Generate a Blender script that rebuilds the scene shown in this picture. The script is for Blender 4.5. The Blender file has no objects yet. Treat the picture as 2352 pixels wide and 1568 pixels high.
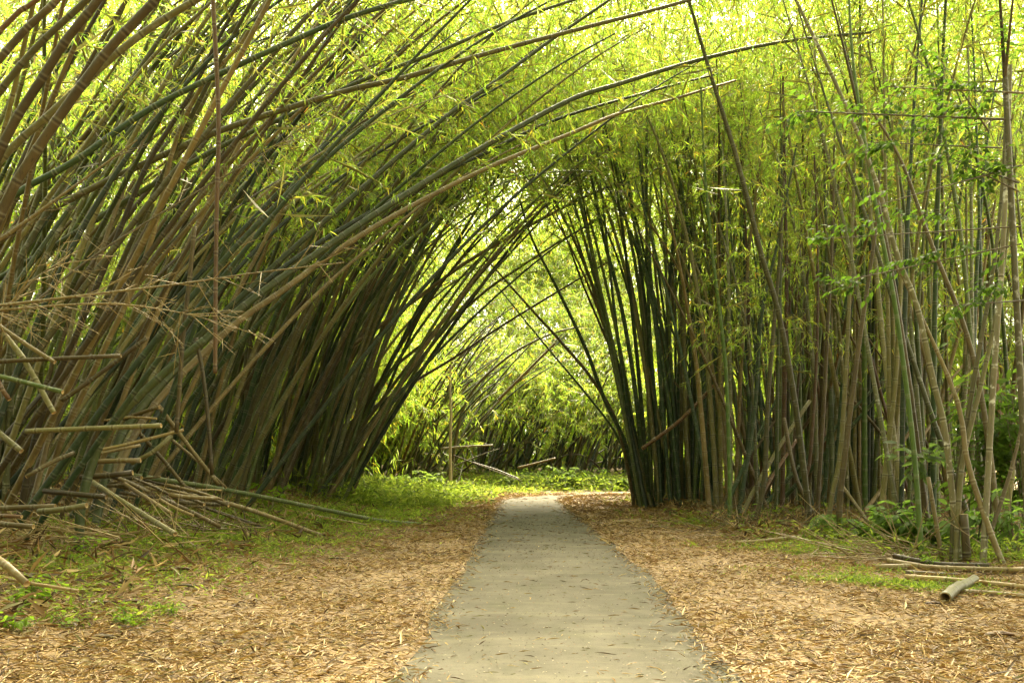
import bpy, math
import numpy as np

R = np.random.default_rng(11)
C = bpy.context.scene.collection
HU, HV, CAMH, FW = 1206., 1065., 1.5, 2352.
EXPOSURE = 4.1; HAZE = 0; TINT = 5

def nz(a, ax=-1):
    return a / np.maximum(np.linalg.norm(a, axis=ax, keepdims=True), 1e-9)
def P(u, v, Y):
    return np.array([(u - HU) * Y / FW, Y, CAMH + (HV - v) * Y / FW])
def sst(t):
    t = np.clip(t, 0, 1)
    return t * t * (3 - 2 * t)

# ------------------------------------------------------------------ mesh helpers
def tag(o, label=None, cat=None, group=None, kind=None):
    if label: o['label'] = label
    if cat: o['category'] = cat
    if group: o['group'] = group
    if kind: o['kind'] = kind
    return o

def mesh(name, V, F, mats, attrs=None, cols=None, smooth=False, mi=None):
    me = bpy.data.meshes.new(name)
    V = np.ascontiguousarray(V, dtype=np.float32); F = np.ascontiguousarray(F, dtype=np.int32)
    n, k = F.shape
    me.vertices.add(len(V)); me.vertices.foreach_set('co', V.ravel())
    me.loops.add(n * k); me.loops.foreach_set('vertex_index', F.ravel())
    me.polygons.add(n); me.polygons.foreach_set('loop_start', np.arange(0, n * k, k, dtype=np.int32))
    if smooth: me.polygons.foreach_set('use_smooth', np.ones(n, dtype=bool))
    for m in mats: me.materials.append(m)
    if mi is not None: me.polygons.foreach_set('material_index', np.asarray(mi, dtype=np.int32))
    me.update(calc_edges=True)
    for an, av in (attrs or {}).items():
        a = me.attributes.new(an, 'FLOAT', 'POINT'); a.data.foreach_set('value', np.asarray(av, dtype=np.float32))
    if cols is not None:
        a = me.attributes.new('col', 'FLOAT_COLOR', 'POINT')
        c4 = np.ones((len(V), 4), dtype=np.float32); c4[:, :3] = cols
        a.data.foreach_set('color', c4.ravel())
    return me

def link(name, me, parent=None, loc=None):
    o = bpy.data.objects.new(name, me)
    C.objects.link(o)
    if loc is not None: o.location = loc
    if parent is not None: o.parent = parent
    return o

# ------------------------------------------------------------------ material helpers
def newmat(name):
    m = bpy.data.materials.new(name); m.use_nodes = True
    nt = m.node_tree; nt.nodes.clear()
    out = nt.nodes.new('ShaderNodeOutputMaterial')
    return m, nt, out
def nd(nt, t, **kw):
    n = nt.nodes.new(t)
    for k, v in kw.items():
        if k in n.inputs: n.inputs[k].default_value = v
        else: setattr(n, k, v)
    return n
def mixc(nt, a, b, f):
    n = nt.nodes.new('ShaderNodeMix'); n.data_type = 'RGBA'
    for idx, x in ((6, a), (7, b), (0, f)):
        if isinstance(x, (tuple, list)): n.inputs[idx].default_value = (*x[:3], 1)
        elif isinstance(x, (int, float)): n.inputs[idx].default_value = x
        else: nt.links.new(x, n.inputs[idx])
    return n.outputs[2]
def ramp(nt, x, lo, hi):
    n = nt.nodes.new('ShaderNodeMapRange'); n.inputs[1].default_value = lo; n.inputs[2].default_value = hi
    nt.links.new(x, n.inputs[0]); return n.outputs[0]
def noise(nt, vec, scale, detail=3, rough=.55):
    n = nt.nodes.new('ShaderNodeTexNoise'); n.inputs['Scale'].default_value = scale
    n.inputs['Detail'].default_value = detail; n.inputs['Roughness'].default_value = rough
    if vec is not None: nt.links.new(vec, n.inputs['Vector'])
    return n.outputs['Fac']
def math_(nt, op, a, b=None):
    n = nt.nodes.new('ShaderNodeMath'); n.operation = op
    for i, x in enumerate((a, b)):
        if x is None: continue
        if isinstance(x, (int, float)): n.inputs[i].default_value = x
        else: nt.links.new(x, n.inputs[i])
    return n.outputs[0]
def scaled(nt, vec, s):
    n = nt.nodes.new('ShaderNodeMapping'); n.inputs['Scale'].default_value = s
    nt.links.new(vec, n.inputs['Vector']); return n.outputs[0]

def leaf_mat(name, trans=.5, gloss=.06, tboost=(1.5, 1.6, .8), rough=.4):
    m, nt, out = newmat(name)
    at = nd(nt, 'ShaderNodeAttribute', attribute_name='col')
    d = nd(nt, 'ShaderNodeBsdfDiffuse'); t = nd(nt, 'ShaderNodeBsdfTranslucent')
    mul = nt.nodes.new('ShaderNodeMix'); mul.data_type = 'RGBA'; mul.blend_type = 'MULTIPLY'
    mul.inputs[0].default_value = 1; mul.inputs[7].default_value = (*tboost, 1)
    nt.links.new(at.outputs['Color'], d.inputs['Color'])
    nt.links.new(at.outputs['Color'], mul.inputs[6]); nt.links.new(mul.outputs[2], t.inputs['Color'])
    mx = nd(nt, 'ShaderNodeMixShader'); mx.inputs[0].default_value = trans
    nt.links.new(d.outputs[0], mx.inputs[1]); nt.links.new(t.outputs[0], mx.inputs[2])
    g = nd(nt, 'ShaderNodeBsdfGlossy', Roughness=rough)
    g.inputs['Color'].default_value = (1, 1, 1, 1)
    m2 = nd(nt, 'ShaderNodeMixShader'); m2.inputs[0].default_value = gloss
    nt.links.new(mx.outputs[0], m2.inputs[1]); nt.links.new(g.outputs[0], m2.inputs[2])
    nt.links.new(m2.outputs[0], out.inputs[0])
    return m

def culm_mat(name, c1, c2, lichen=.2, blotch=.5, node_c=(.03, .022, .012), lich_c=(.34, .33, .25), rough=.48):
    m, nt, out = newmat(name)
    tc = nd(nt, 'ShaderNodeTexCoord'); ob = tc.outputs['Object']
    oi = nd(nt, 'ShaderNodeObjectInfo')
    off = nt.nodes.new('ShaderNodeVectorMath'); off.operation = 'ADD'
    nt.links.new(ob, off.inputs[0])
    sc = nt.nodes.new('ShaderNodeVectorMath'); sc.operation = 'SCALE'; sc.inputs[0].default_value = (37, 91, 53)
    nt.links.new(oi.outputs['Random'], sc.inputs['Scale']); nt.links.new(sc.outputs[0], off.inputs[1])
    v = off.outputs[0]
    n1 = noise(nt, v, 1.1, 4, .6)
    col = mixc(nt, c1, c2, ramp(nt, n1, .5 - .22 * blotch / .5, .64))
    n2 = noise(nt, scaled(nt, v, (30, 30, 5)), 1.0, 4, .65)
    col = mixc(nt, col, tuple(x * .45 for x in c1), ramp(nt, n2, .56, .8))
    n3 = noise(nt, v, 9, 3, .6)
    lf = math_(nt, 'MULTIPLY', ramp(nt, n3, .56, .68), lichen)
    col = mixc(nt, col, lich_c, lf)
    na = nd(nt, 'ShaderNodeAttribute', attribute_name='node').outputs['Fac']
    pale = ramp(nt, math_(nt, 'ABSOLUTE', math_(nt, 'SUBTRACT', na, .33)), .22, .0)
    col = mixc(nt, col, lich_c, math_(nt, 'MULTIPLY', pale, .28))
    col = mixc(nt, col, node_c, math_(nt, 'MULTIPLY', ramp(nt, na, .55, .9), .7))
    cu = nd(nt, 'ShaderNodeAttribute', attribute_name='cut').outputs['Fac']
    col = mixc(nt, col, (.50, .34, .16), cu)
    hs = nd(nt, 'ShaderNodeHueSaturation')
    nt.links.new(ramp_to(nt, oi.outputs['Random'], .36, 1.12), hs.inputs['Value'])
    nt.links.new(col, hs.inputs['Color'])
    b = nd(nt, 'ShaderNodeBsdfPrincipled', Roughness=rough)
    b.inputs['Specular IOR Level'].default_value = .35
    nt.links.new(hs.outputs[0], b.inputs['Base Color'])
    bp = nd(nt, 'ShaderNodeBump', Strength=.25, Distance=.02)
    nt.links.new(n2, bp.inputs['Height']); nt.links.new(bp.outputs[0], b.inputs['Normal'])
    nt.links.new(b.outputs[0], out.inputs[0])
    return m
def ramp_to(nt, x, lo, hi):
    n = nt.nodes.new('ShaderNodeMapRange'); n.inputs[3].default_value = lo; n.inputs[4].default_value = hi
    nt.links.new(x, n.inputs[0]); return n.outputs[0]

M = {
 'green':  culm_mat('green_culm', (.050, .085, .022), (.10, .12, .035), .25),
 'dark':   culm_mat('dark_green_culm', (.016, .042, .016), (.035, .058, .020), .15),
 'bright': culm_mat('bright_green_culm', (.060, .125, .022), (.09, .16, .032), .08, node_c=(.2, .2, .12)),
 'olive':  culm_mat('olive_culm', (.115, .105, .036), (.16, .14, .055), .35),
 'grey':   culm_mat('grey_culm', (.088, .094, .038), (.128, .124, .056), .55, lich_c=(.42, .41, .34)),
 'tan':    culm_mat('tan_culm', (.20, .145, .058), (.115, .082, .032), .25, node_c=(.10, .06, .03)),
 'straw':  culm_mat('straw_culm', (.33, .24, .095), (.20, .14, .055), .15, node_c=(.14, .085, .04)),
 'brown':  culm_mat('brown_culm', (.034, .024, .010), (.105, .074, .028), .10, .6),
 'red':    culm_mat('red_brown_culm', (.075, .034, .015), (.125, .065, .026), .1, .8),
 'lichen': culm_mat('lichen_trunk', (.16, .14, .075), (.12, .11, .055), .95, lich_c=(.52, .51, .45)),
 'blotch': culm_mat('white_blotched_bark', (.15, .13, .07), (.20, .18, .11), 1., lich_c=(.62, .61, .54)),
 'moss':   culm_mat('mossy_culm', (.070, .066, .022), (.105, .095, .038), .4),
 'bark':   culm_mat('bark', (.10, .078, .048), (.16, .13, .085), .6, rough=.8, lich_c=(.35, .34, .28)),
}
WORD = {'moss': 'mossy olive', 'green': 'green', 'dark': 'dark green', 'bright': 'bright green', 'olive': 'olive', 'grey': 'grey-green',
        'tan': 'tan', 'straw': 'straw-coloured', 'brown': 'brown', 'red': 'red-brown'}
M['leaf'] = leaf_mat('bamboo_leaf', .66, .04, (2.6, 2.75, 1.6))
M['broad'] = leaf_mat('broad_leaf', .55, .010, (1.7, 1.8, 1.), .45)
M['litter'] = leaf_mat('dry_leaf', .12, .03, (1.2, 1.1, .9), .5)

# ------------------------------------------------------------------ terrain
ROAD_Y = np.array([-30, 4, 7, 14.3, 27.3, 42, 60.])
ROAD_L = np.array([-.93, -.93, -.92, -.90, -.98, -1.02, -1.02])
ROAD_R = np.array([1.46, 1.44, 1.48, 1.70, 1.53, 1.42, 1.42])
ca = np.linspace(0, math.pi / 2, 30)
CURVE = np.stack([.2 + 9 * (1 - np.cos(ca)), 42 + 9 * np.sin(ca)], 1)
CLINE = np.concatenate([CURVE, np.stack([np.linspace(9.6, 60, 60), np.full(60, 51.)], 1)])
def road_d(x, y):
    """signed distance outside the road edge (negative on it)"""
    x = np.asarray(x, float); y = np.asarray(y, float)
    l = np.interp(y, ROAD_Y, ROAD_L); r = np.interp(y, ROAD_Y, ROAD_R)
    d1 = np.where(y < 42.3, np.maximum(l - x, x - r), 99)
    d2 = np.full(x.shape, 99.)
    sel = (y > 38) & (y < 60) & (x > -6)
    if sel.any():
        q = np.stack([x[sel], y[sel]], -1)
        d2[sel] = np.sqrt(((q[:, None, :] - CLINE[None]) ** 2).sum(-1)).min(1) - 1.25
    return np.minimum(d1, d2)
def wob(x, y):
    return (np.sin(x * 1.7 + y * .6) + np.sin(y * 1.3 - x * .8 + 1) + np.sin(x * 3.1 + 2 * np.sin(y * .9)) * .6 + np.sin(y * 3.7 + x * 2.3) * .4)
def gz(x, y):
    x = np.asarray(x, float); y = np.asarray(y, float)
    d = road_d(x, y)
    z = .95 * sst((-3 - x) / 8) * sst((y + 6) / 8) * (1 - .75 * sst((y - 36) / 8))
    z = z + .12 * sst((x - 4.5) / 4)
    z = z + 1.15 * sst((y - 53) / 18)
    z = z + .16 * np.exp(-((x - 3.3) / 1.3) ** 2 - ((y - 42) / 3.) ** 2)
    z = z + .022 * wob(x, y) * sst(d / 1.5)
    return z + np.where(d < 0, -.04, .012 * sst(d / .15) + .03 * sst(d / 1.2))

def axis(parts):
    return np.concatenate([np.arange(a, b, s) for a, b, s in parts])
gx = axis([(-400, -60, 40), (-60, -16, 4), (-16, 16, .22), (16, 60, 4), (60, 401, 40)])
gy = axis([(-120, -10, 20), (-10, 3, 1), (3, 30, .22), (30, 75, .4), (75, 120, 5), (120, 500, 40)])
GX, GY = np.meshgrid(gx, gy)
GZ = gz(GX.ravel(), GY.ravel())
V = np.stack([GX.ravel(), GY.ravel(), GZ], 1)
nx, ny = len(gx), len(gy)
ii = (np.arange(ny - 1)[:, None] * nx + np.arange(nx - 1)[None]).ravel()
F = np.stack([ii, ii + 1, ii + nx + 1, ii + nx], 1)
m, nt, out = newmat('leaf_strewn_soil')
geo = nd(nt, 'ShaderNodeNewGeometry'); pos = geo.outputs['Position']
n1 = noise(nt, scaled(nt, pos, (1, 2.4, 1)), 9, 6, .7)
n2 = noise(nt, pos, .8, 4, .6)
vo = nd(nt, 'ShaderNodeTexVoronoi'); vo.inputs['Scale'].default_value = 14
nt.links.new(scaled(nt, pos, (1, 2.2, 1)), vo.inputs['Vector'])
c = mixc(nt, (.045, .028, .013), (.22, .14, .06), ramp(nt, n1, .35, .65))
sp = nt.nodes.new('ShaderNodeSeparateColor'); nt.links.new(vo.outputs['Color'], sp.inputs[0])
c = mixc(nt, c, (.36, .24, .11), math_(nt, 'MULTIPLY', ramp(nt, sp.outputs[0], .5, .9), .7))
c = mixc(nt, c, (.05, .032, .016), math_(nt, 'MULTIPLY', ramp(nt, n2, .55, .75), .5))
b = nd(nt, 'ShaderNodeBsdfPrincipled', Roughness=.9); nt.links.new(c, b.inputs['Base Color'])
bp = nd(nt, 'ShaderNodeBump', Strength=.6, Distance=.03); nt.links.new(n1, bp.inputs['Height']); nt.links.new(bp.outputs[0], b.inputs['Normal'])
nt.links.new(b.outputs[0], out.inputs[0])
tag(link('ground', mesh('ground', V, F, [m], smooth=True)), kind='structure')

# road: one sheet following the bend
ys = np.concatenate([np.arange(-30, 3, 1.), np.arange(3, 42, .35)])
lf = np.stack([np.interp(ys, ROAD_Y, ROAD_L), ys], 1); rt = np.stack([np.interp(ys, ROAD_Y, ROAD_R), ys], 1)
jit = lambda n, a: np.convolve(R.normal(0, a, n + 4), np.ones(5) / 5, 'valid')
lf[:, 0] += jit(len(ys), .05) + .03 * np.sin(ys * .9 + 1) + .02 * np.sin(ys * 2.3); rt[:, 0] += jit(len(ys), .05) + .03 * np.sin(ys * 1.1) + .02 * np.sin(ys * 2.6 + 2)
tng = nz(np.gradient(CLINE, axis=0)); nrm = np.stack([-tng[:, 1], tng[:, 0]], 1)
lf = np.concatenate([lf, (CLINE + nrm * 1.22)[1:]]); rt = np.concatenate([rt, (CLINE - nrm * 1.22)[1:]])
K = 7; t = np.linspace(0, 1, K)
RP = lf[:, None] * (1 - t)[None, :, None] + rt[:, None] * t[None, :, None]
crown = .015 * (1 - (2 * t - 1) ** 2)
RZ = np.broadcast_to(crown, RP.shape[:2]) + 1.15 * sst((RP[..., 1] - 53) / 18) + .012 * sst((RP[..., 0] - 4.5) / 4) * 10
V = np.concatenate([RP, RZ[..., None]], -1).reshape(-1, 3)
n = len(RP); ii = (np.arange(n - 1)[:, None] * K + np.arange(K - 1)[None]).ravel()
F = np.stack([ii, ii + 1, ii + K + 1, ii + K], 1)
m, nt, out = newmat('worn_asphalt')
geo = nd(nt, 'ShaderNodeNewGeometry'); pos = geo.outputs['Position']
n1 = noise(nt, pos, .9, 5, .6); n2 = noise(nt, pos, 60, 3, .7); n3 = noise(nt, scaled(nt, pos, (1.6, .45, 1)), 1.4, 5, .65)
n4 = noise(nt, pos, 11, 4, .75); n5 = noise(nt, scaled(nt, pos, (.5, 2.2, 1)), 1.1, 5, .7)
c = mixc(nt, (.068, .062, .045), (.108, .099, .073), ramp(nt, n1, .38, .66))
c = mixc(nt, c, (.055, .054, .033), math_(nt, 'MULTIPLY', ramp(nt, n3, .5, .68), .7))
c = mixc(nt, c, (.05, .045, .031), math_(nt, 'MULTIPLY', ramp(nt, n2, .55, .75), .45))
c = mixc(nt, c, (.052, .048, .033), math_(nt, 'MULTIPLY', ramp(nt, n4, .5, .72), .5)); c = mixc(nt, c, (.145, .133, .09), math_(nt, 'MULTIPLY', ramp(nt, n5, .52, .7), .6))
sx = nt.nodes.new('ShaderNodeSeparateXYZ'); nt.links.new(pos, sx.inputs[0])
edge = math_(nt, 'MULTIPLY', ramp(nt, sx.outputs[0], .75, 1.35), ramp(nt, noise(nt, pos, 2.2, 4, .7), .42, .62))
edge = math_(nt, 'MULTIPLY', edge, ramp(nt, sx.outputs[1], 24, 9))
c = mixc(nt, c, (.040, .037, .026), math_(nt, 'MULTIPLY', edge, .75))
b = nd(nt, 'ShaderNodeBsdfPrincipled', Roughness=.9); b.inputs['Specular IOR Level'].default_value = .1; nt.links.new(c, b.inputs['Base Color'])
bp = nd(nt, 'ShaderNodeBump', Strength=.35, Distance=.01); nt.links.new(n2, bp.inputs['Height']); nt.links.new(bp.outputs[0], b.inputs['Normal'])
nt.links.new(b.outputs[0], out.inputs[0])
tag(link('road', mesh('road', V, F, [m], smooth=True)), kind='structure')

# ------------------------------------------------------------------ leaves
def blades(pos, d, up, L, W, col, fold=.25, shape='blade'):
    """one small mesh leaf per row; returns V, F(tri), cols"""
    pos = np.asarray(pos, np.float32); d = nz(np.asarray(d, np.float32)); n = len(pos)
    s = nz(np.cross(d, up)); nn = np.cross(s, d)
    L = np.broadcast_to(np.asarray(L, np.float32), n)[:, None]; W = np.broadcast_to(np.asarray(W, np.float32), n)[:, None] * .5
    if shape == 'blade':
        mid = pos + d * L * .38
        V = np.stack([pos, mid + s * W + nn * W * fold, pos + d * L - nn * L * .10, mid - s * W + nn * W * fold], 1)
        k = 4; tri = np.array([[0, 1, 2], [0, 2, 3]])
    else:
        ts = [.22, .52, .80]; ws = [.78, 1, .62]; vs = [pos]
        for q, w in zip(ts, ws):
            c = pos + d * L * q - nn * L * (.22 * q * q)
            vs += [c + s * W * w + nn * W * w * fold, c, c - s * W * w + nn * W * w * fold]
        vs.append(pos + d * L - nn * L * .22)
        V = np.stack(vs, 1); k = 11
        tri = [[0, 1, 2], [0, 2, 3]]
        for a in (1, 4):
            for j in (0, 1):
                tri += [[a + j, a + 3 + j, a + 4 + j], [a + j, a + 4 + j, a + 1 + j]]
        tri += [[7, 10, 8], [8, 10, 9]]; tri = np.array(tri)
    F = (np.arange(n)[:, None, None] * k + tri[None]).reshape(-1, 3)
    return V.reshape(-1, 3), F, np.repeat(np.asarray(col, np.float32), k, axis=0)

def join(parts):
    Vs, Fs, Cs, o = [], [], [], 0
    for V, F, c in parts:
        Vs.append(V); Fs.append(F + o); Cs.append(c); o += len(V)
    return np.concatenate(Vs), np.concatenate(Fs), np.concatenate(Cs)

PAL = np.array([[.095, .150, .024], [.125, .178, .030], [.165, .195, .040], [.058, .110, .022], [.24, .20, .035], [.24, .11, .03], [.16, .19, .095]])
def leaf_cols(n, wts=(.30, .30, .17, .14, .05, .01, .03)):
    w = np.array(wts) / sum(wts)
    c = PAL[R.choice(len(PAL), n, p=w)] * R.uniform(.75, 1.25, (n, 1))
    return c * (1 + R.normal(0, .06, (n, 3)))

def sprays(A, D, S, k=12, L=.25, W=.034, wts=None, twig=True):
    """drooping bamboo twigs at anchors A heading D: fans of leaves"""
    A = np.asarray(A); M_ = len(A); S = np.broadcast_to(np.asarray(S, float), M_)
    L = np.broadcast_to(np.asarray(L, float), M_); W = np.broadcast_to(np.asarray(W, float), M_)
    D = nz(D)
    ai = np.repeat(np.arange(M_), k); n = len(ai)
    t = np.tile(np.linspace(.25, 1, k), M_) + R.uniform(-.05, .05, n)
    dn = np.array([0, 0, -1.])
    p = A[ai] + D[ai] * (t * S[ai])[:, None] + dn * (.35 * t * t * S[ai])[:, None]
    td = nz(D[ai] + dn * (.7 * t)[:, None])
    r = R.normal(0, 1, (n, 3)); side = nz(r - (r * td).sum(1, keepdims=True) * td)
    ld = nz(td * R.uniform(.35, 1.1, (n, 1)) + side * R.uniform(.5, 1.0, (n, 1)) + dn * R.uniform(.1, .75, (n, 1)))
    up = nz(np.array([0, 0, 1.]) + R.normal(0, .55, (n, 3)))
    tint = R.uniform(.8, 1.2, (M_, 1))
    col = (leaf_cols(n, wts) if wts else leaf_cols(n)) * tint[ai]
    sz = R.uniform(.65, 1.2, n)
    parts = [blades(p, ld, up, L[ai] * sz, W[ai] * sz, col)]
    if twig:
        tc = np.tile([[.11, .10, .04]], (M_, 1)) * R.uniform(.6, 1.5, (M_, 1))
        parts.append(blades(A, D + dn * .18, nz(R.normal(0, 1, (M_, 3))), S * 1.02, .016, tc))
    return join(parts)

def clustered(n, centers_fn, per=14, spread=(.9, .9, .6)):
    c = centers_fn(max(1, n // per)); idx = R.integers(0, len(c), n)
    return c[idx] + R.normal(0, 1, (n, 3)) * np.array(spread)

def box(lo, hi):
    lo, hi = np.array(lo, float), np.array(hi, float)
    return lambda m: R.uniform(lo, hi, (m, 3))

def rand_dir(n, bias=(0, 0, .2), s=1):
    return nz(R.normal(0, 1, (n, 3)) * s + np.array(bias))

# ------------------------------------------------------------------ culms
def rings(path, r0, r1, internode, start_cut=False, end_cut=False, sides=9, taper=1.5):
    path = np.asarray(path, float)
    seg = np.linalg.norm(np.diff(path, axis=0), axis=1); cum = np.concatenate([[0], np.cumsum(seg)]); Ln = cum[-1]
    ns = [R.uniform(.1, .5) * internode]
    while ns[-1] < Ln - .1:
        ns.append(ns[-1] + internode * R.uniform(.85, 1.15))
    S, NA, RM = [0], [0], [1.]
    w = min(.05, internode * .14)
    for s in ns:
        if s - w <= S[-1] + .01 or s + w >= Ln - .01: continue
        S += [s - w, s - .3 * w, s, s + .3 * w, s + w]; NA += [0, .45, 1, .45, 0]; RM += [1, 1.03, 1.10, 1.02, .985]
    S.append(Ln); NA.append(0); RM.append(1.)
    S = np.array(S); NA = np.array(NA); RM = np.array(RM)
    rad = (r0 + (r1 - r0) * (S / Ln) ** taper) * RM
    X = np.stack([np.interp(S, cum, path[:, i]) for i in range(3)], 1)
    T = nz(np.stack([np.interp(S, cum, np.gradient(path[:, i], cum)) for i in range(3)], 1))
    CU = np.zeros(len(S))
    def cap(x, tt, r):
        return [(x, r * .80, 1.), (x - tt * r * 5, r * .76, .35), (x - tt * r * 5, .0001, .0)]
    if end_cut:
        for x, r, c in cap(X[-1], T[-1], rad[-1]):
            X = np.vstack([X, x]); T = np.vstack([T, T[-1]]); rad = np.append(rad, r); NA = np.append(NA, 0); CU = np.append(CU, c)
    if start_cut:
        for x, r, c in cap(X[0], -T[0], rad[0]):
            X = np.vstack([x, X]); T = np.vstack([T[:1], T]); rad = np.append(r, rad); NA = np.append(0, NA); CU = np.append(c, CU)
    ch = path[-1] - path[0]; ref = np.cross(ch, [0, 0, 1.])
    if np.linalg.norm(ref) < .05 * np.linalg.norm(ch): ref = np.array([1., .3, 0])
    ref = ref / np.linalg.norm(ref)
    a = nz(np.cross(T, ref)); b = nz(np.cross(T, a))
    th = np.linspace(0, 2 * math.pi, sides, endpoint=False)
    V = X[:, None] + rad[:, None, None] * (np.cos(th)[None, :, None] * a[:, None] + np.sin(th)[None, :, None] * b[:, None])
    K = len(X); q = (np.arange(K - 1)[:, None] * sides + np.arange(sides)[None]); q2 = (np.arange(K - 1)[:, None] * sides + (np.arange(sides)[None] + 1) % sides)
    F = np.stack([q, q2, q2 + sides, q + sides], -1).reshape(-1, 4)
    return V.reshape(-1, 3), F, np.repeat(NA, sides), np.repeat(CU, sides), ns, (cum, path)

def pole(name, path, r0, r1, mat, internode=.42, parent=None, **kw):
    V, F, na, cu, ns, _ = rings(path, r0, r1, internode, **kw)
    o0 = np.asarray(path[0])
    o = link(name, mesh(name, V - o0, F, [M[mat]], {'node': na, 'cut': cu}, smooth=True), parent, None if parent else o0)
    return o

def spline(pts, n=60):
    p = np.asarray(pts, float)
    if len(p) == 2: return p[0] + (p[1] - p[0]) * np.linspace(0, 1, n)[:, None]
    q = np.vstack([2 * p[0] - p[1], p, 2 * p[-1] - p[-2]]); res = []
    m = max(4, n // (len(p) - 1))
    for i in range(1, len(q) - 2):
        t = np.linspace(0, 1, m, endpoint=False)[:, None]
        a, b, c, d = q[i - 1], q[i], q[i + 1], q[i + 2]
        res.append(.5 * ((2 * b) + (c - a) * t + (2 * a - 5 * b + 4 * c - d) * t ** 2 + (3 * b - a - 3 * c + d) * t ** 3))
    res.append(p[-1:]); return np.vstack(res)

def arch(base, az, th0, th1, L, n=46, pw=1.6, kink=.012):
    s = np.linspace(0, 1, n)
    th = th0 + (th1 - th0) * s ** pw + np.convolve(R.normal(0, kink, n + 6), np.ones(7) / 7 * 2.6, 'valid')
    azz = az + np.convolve(R.normal(0, .03, n + 6), np.ones(7) / 7 * 2.6, 'valid')
    ds = L / (n - 1)
    d = np.stack([np.sin(th) * np.cos(azz), np.sin(th) * np.sin(azz), np.cos(th)], 1) * ds
    return np.vstack([base, base + np.cumsum(d[:-1], axis=0)])

def culm_foliage(culm, path, f0, f1, n, k, L, W, S, wts=None):
    path = np.asarray(path)
    idx = (R.uniform(f0, f1, n) * (len(path) - 1)); i0 = idx.astype(int).clip(0, len(path) - 2)
    A = path[i0] + (path[i0 + 1] - path[i0]) * (idx - i0)[:, None]
    T = nz(path[i0 + 1] - path[i0])
    D = rand_dir(n, (0, 0, .1)) + T * .5
    V, F, c = sprays(A, D, R.uniform(.6, 1.2, n) * S, k, L, W, wts)
    return link('foliage', mesh('foliage', V - path[0], F, [M['leaf']], cols=c), culm)

culms = []       # (object, colour key, clump key, base x in the picture)
NAMED = []
def add_culm(path, r0, r1, mat, clump, internode=.42, fol=None, label=None, taper=1.5, sides=9, **kw):
    o = pole('bamboo_culm', path, r0, r1, mat, internode, taper=taper, sides=sides, **kw)
    if fol: culm_foliage(o, path, **fol)
    if label: tag(o, label, 'bamboo culm')
    b = np.asarray(path[0]); culms.append((o, mat, clump, HU + b[0] / b[1] * FW if b[1] > .5 else -999 + b[0], label))
    return o

def traced(pts, Y0, Y1, **k):
    """control points read off the photograph, given real depths Y0..Y1"""
    pts = np.asarray(pts, float); d = np.concatenate([[0], np.cumsum(np.linalg.norm(np.diff(pts, axis=0), axis=1))]); d /= d[-1]
    return spline([P(u, v, Y0 + (Y1 - Y0) * q) for (u, v), q in zip(pts, d)], **k)

def pick(w):
    ks = list(w); p = np.array([w[k] for k in ks], float); return ks[R.choice(len(ks), p=p / p.sum())]
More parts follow.
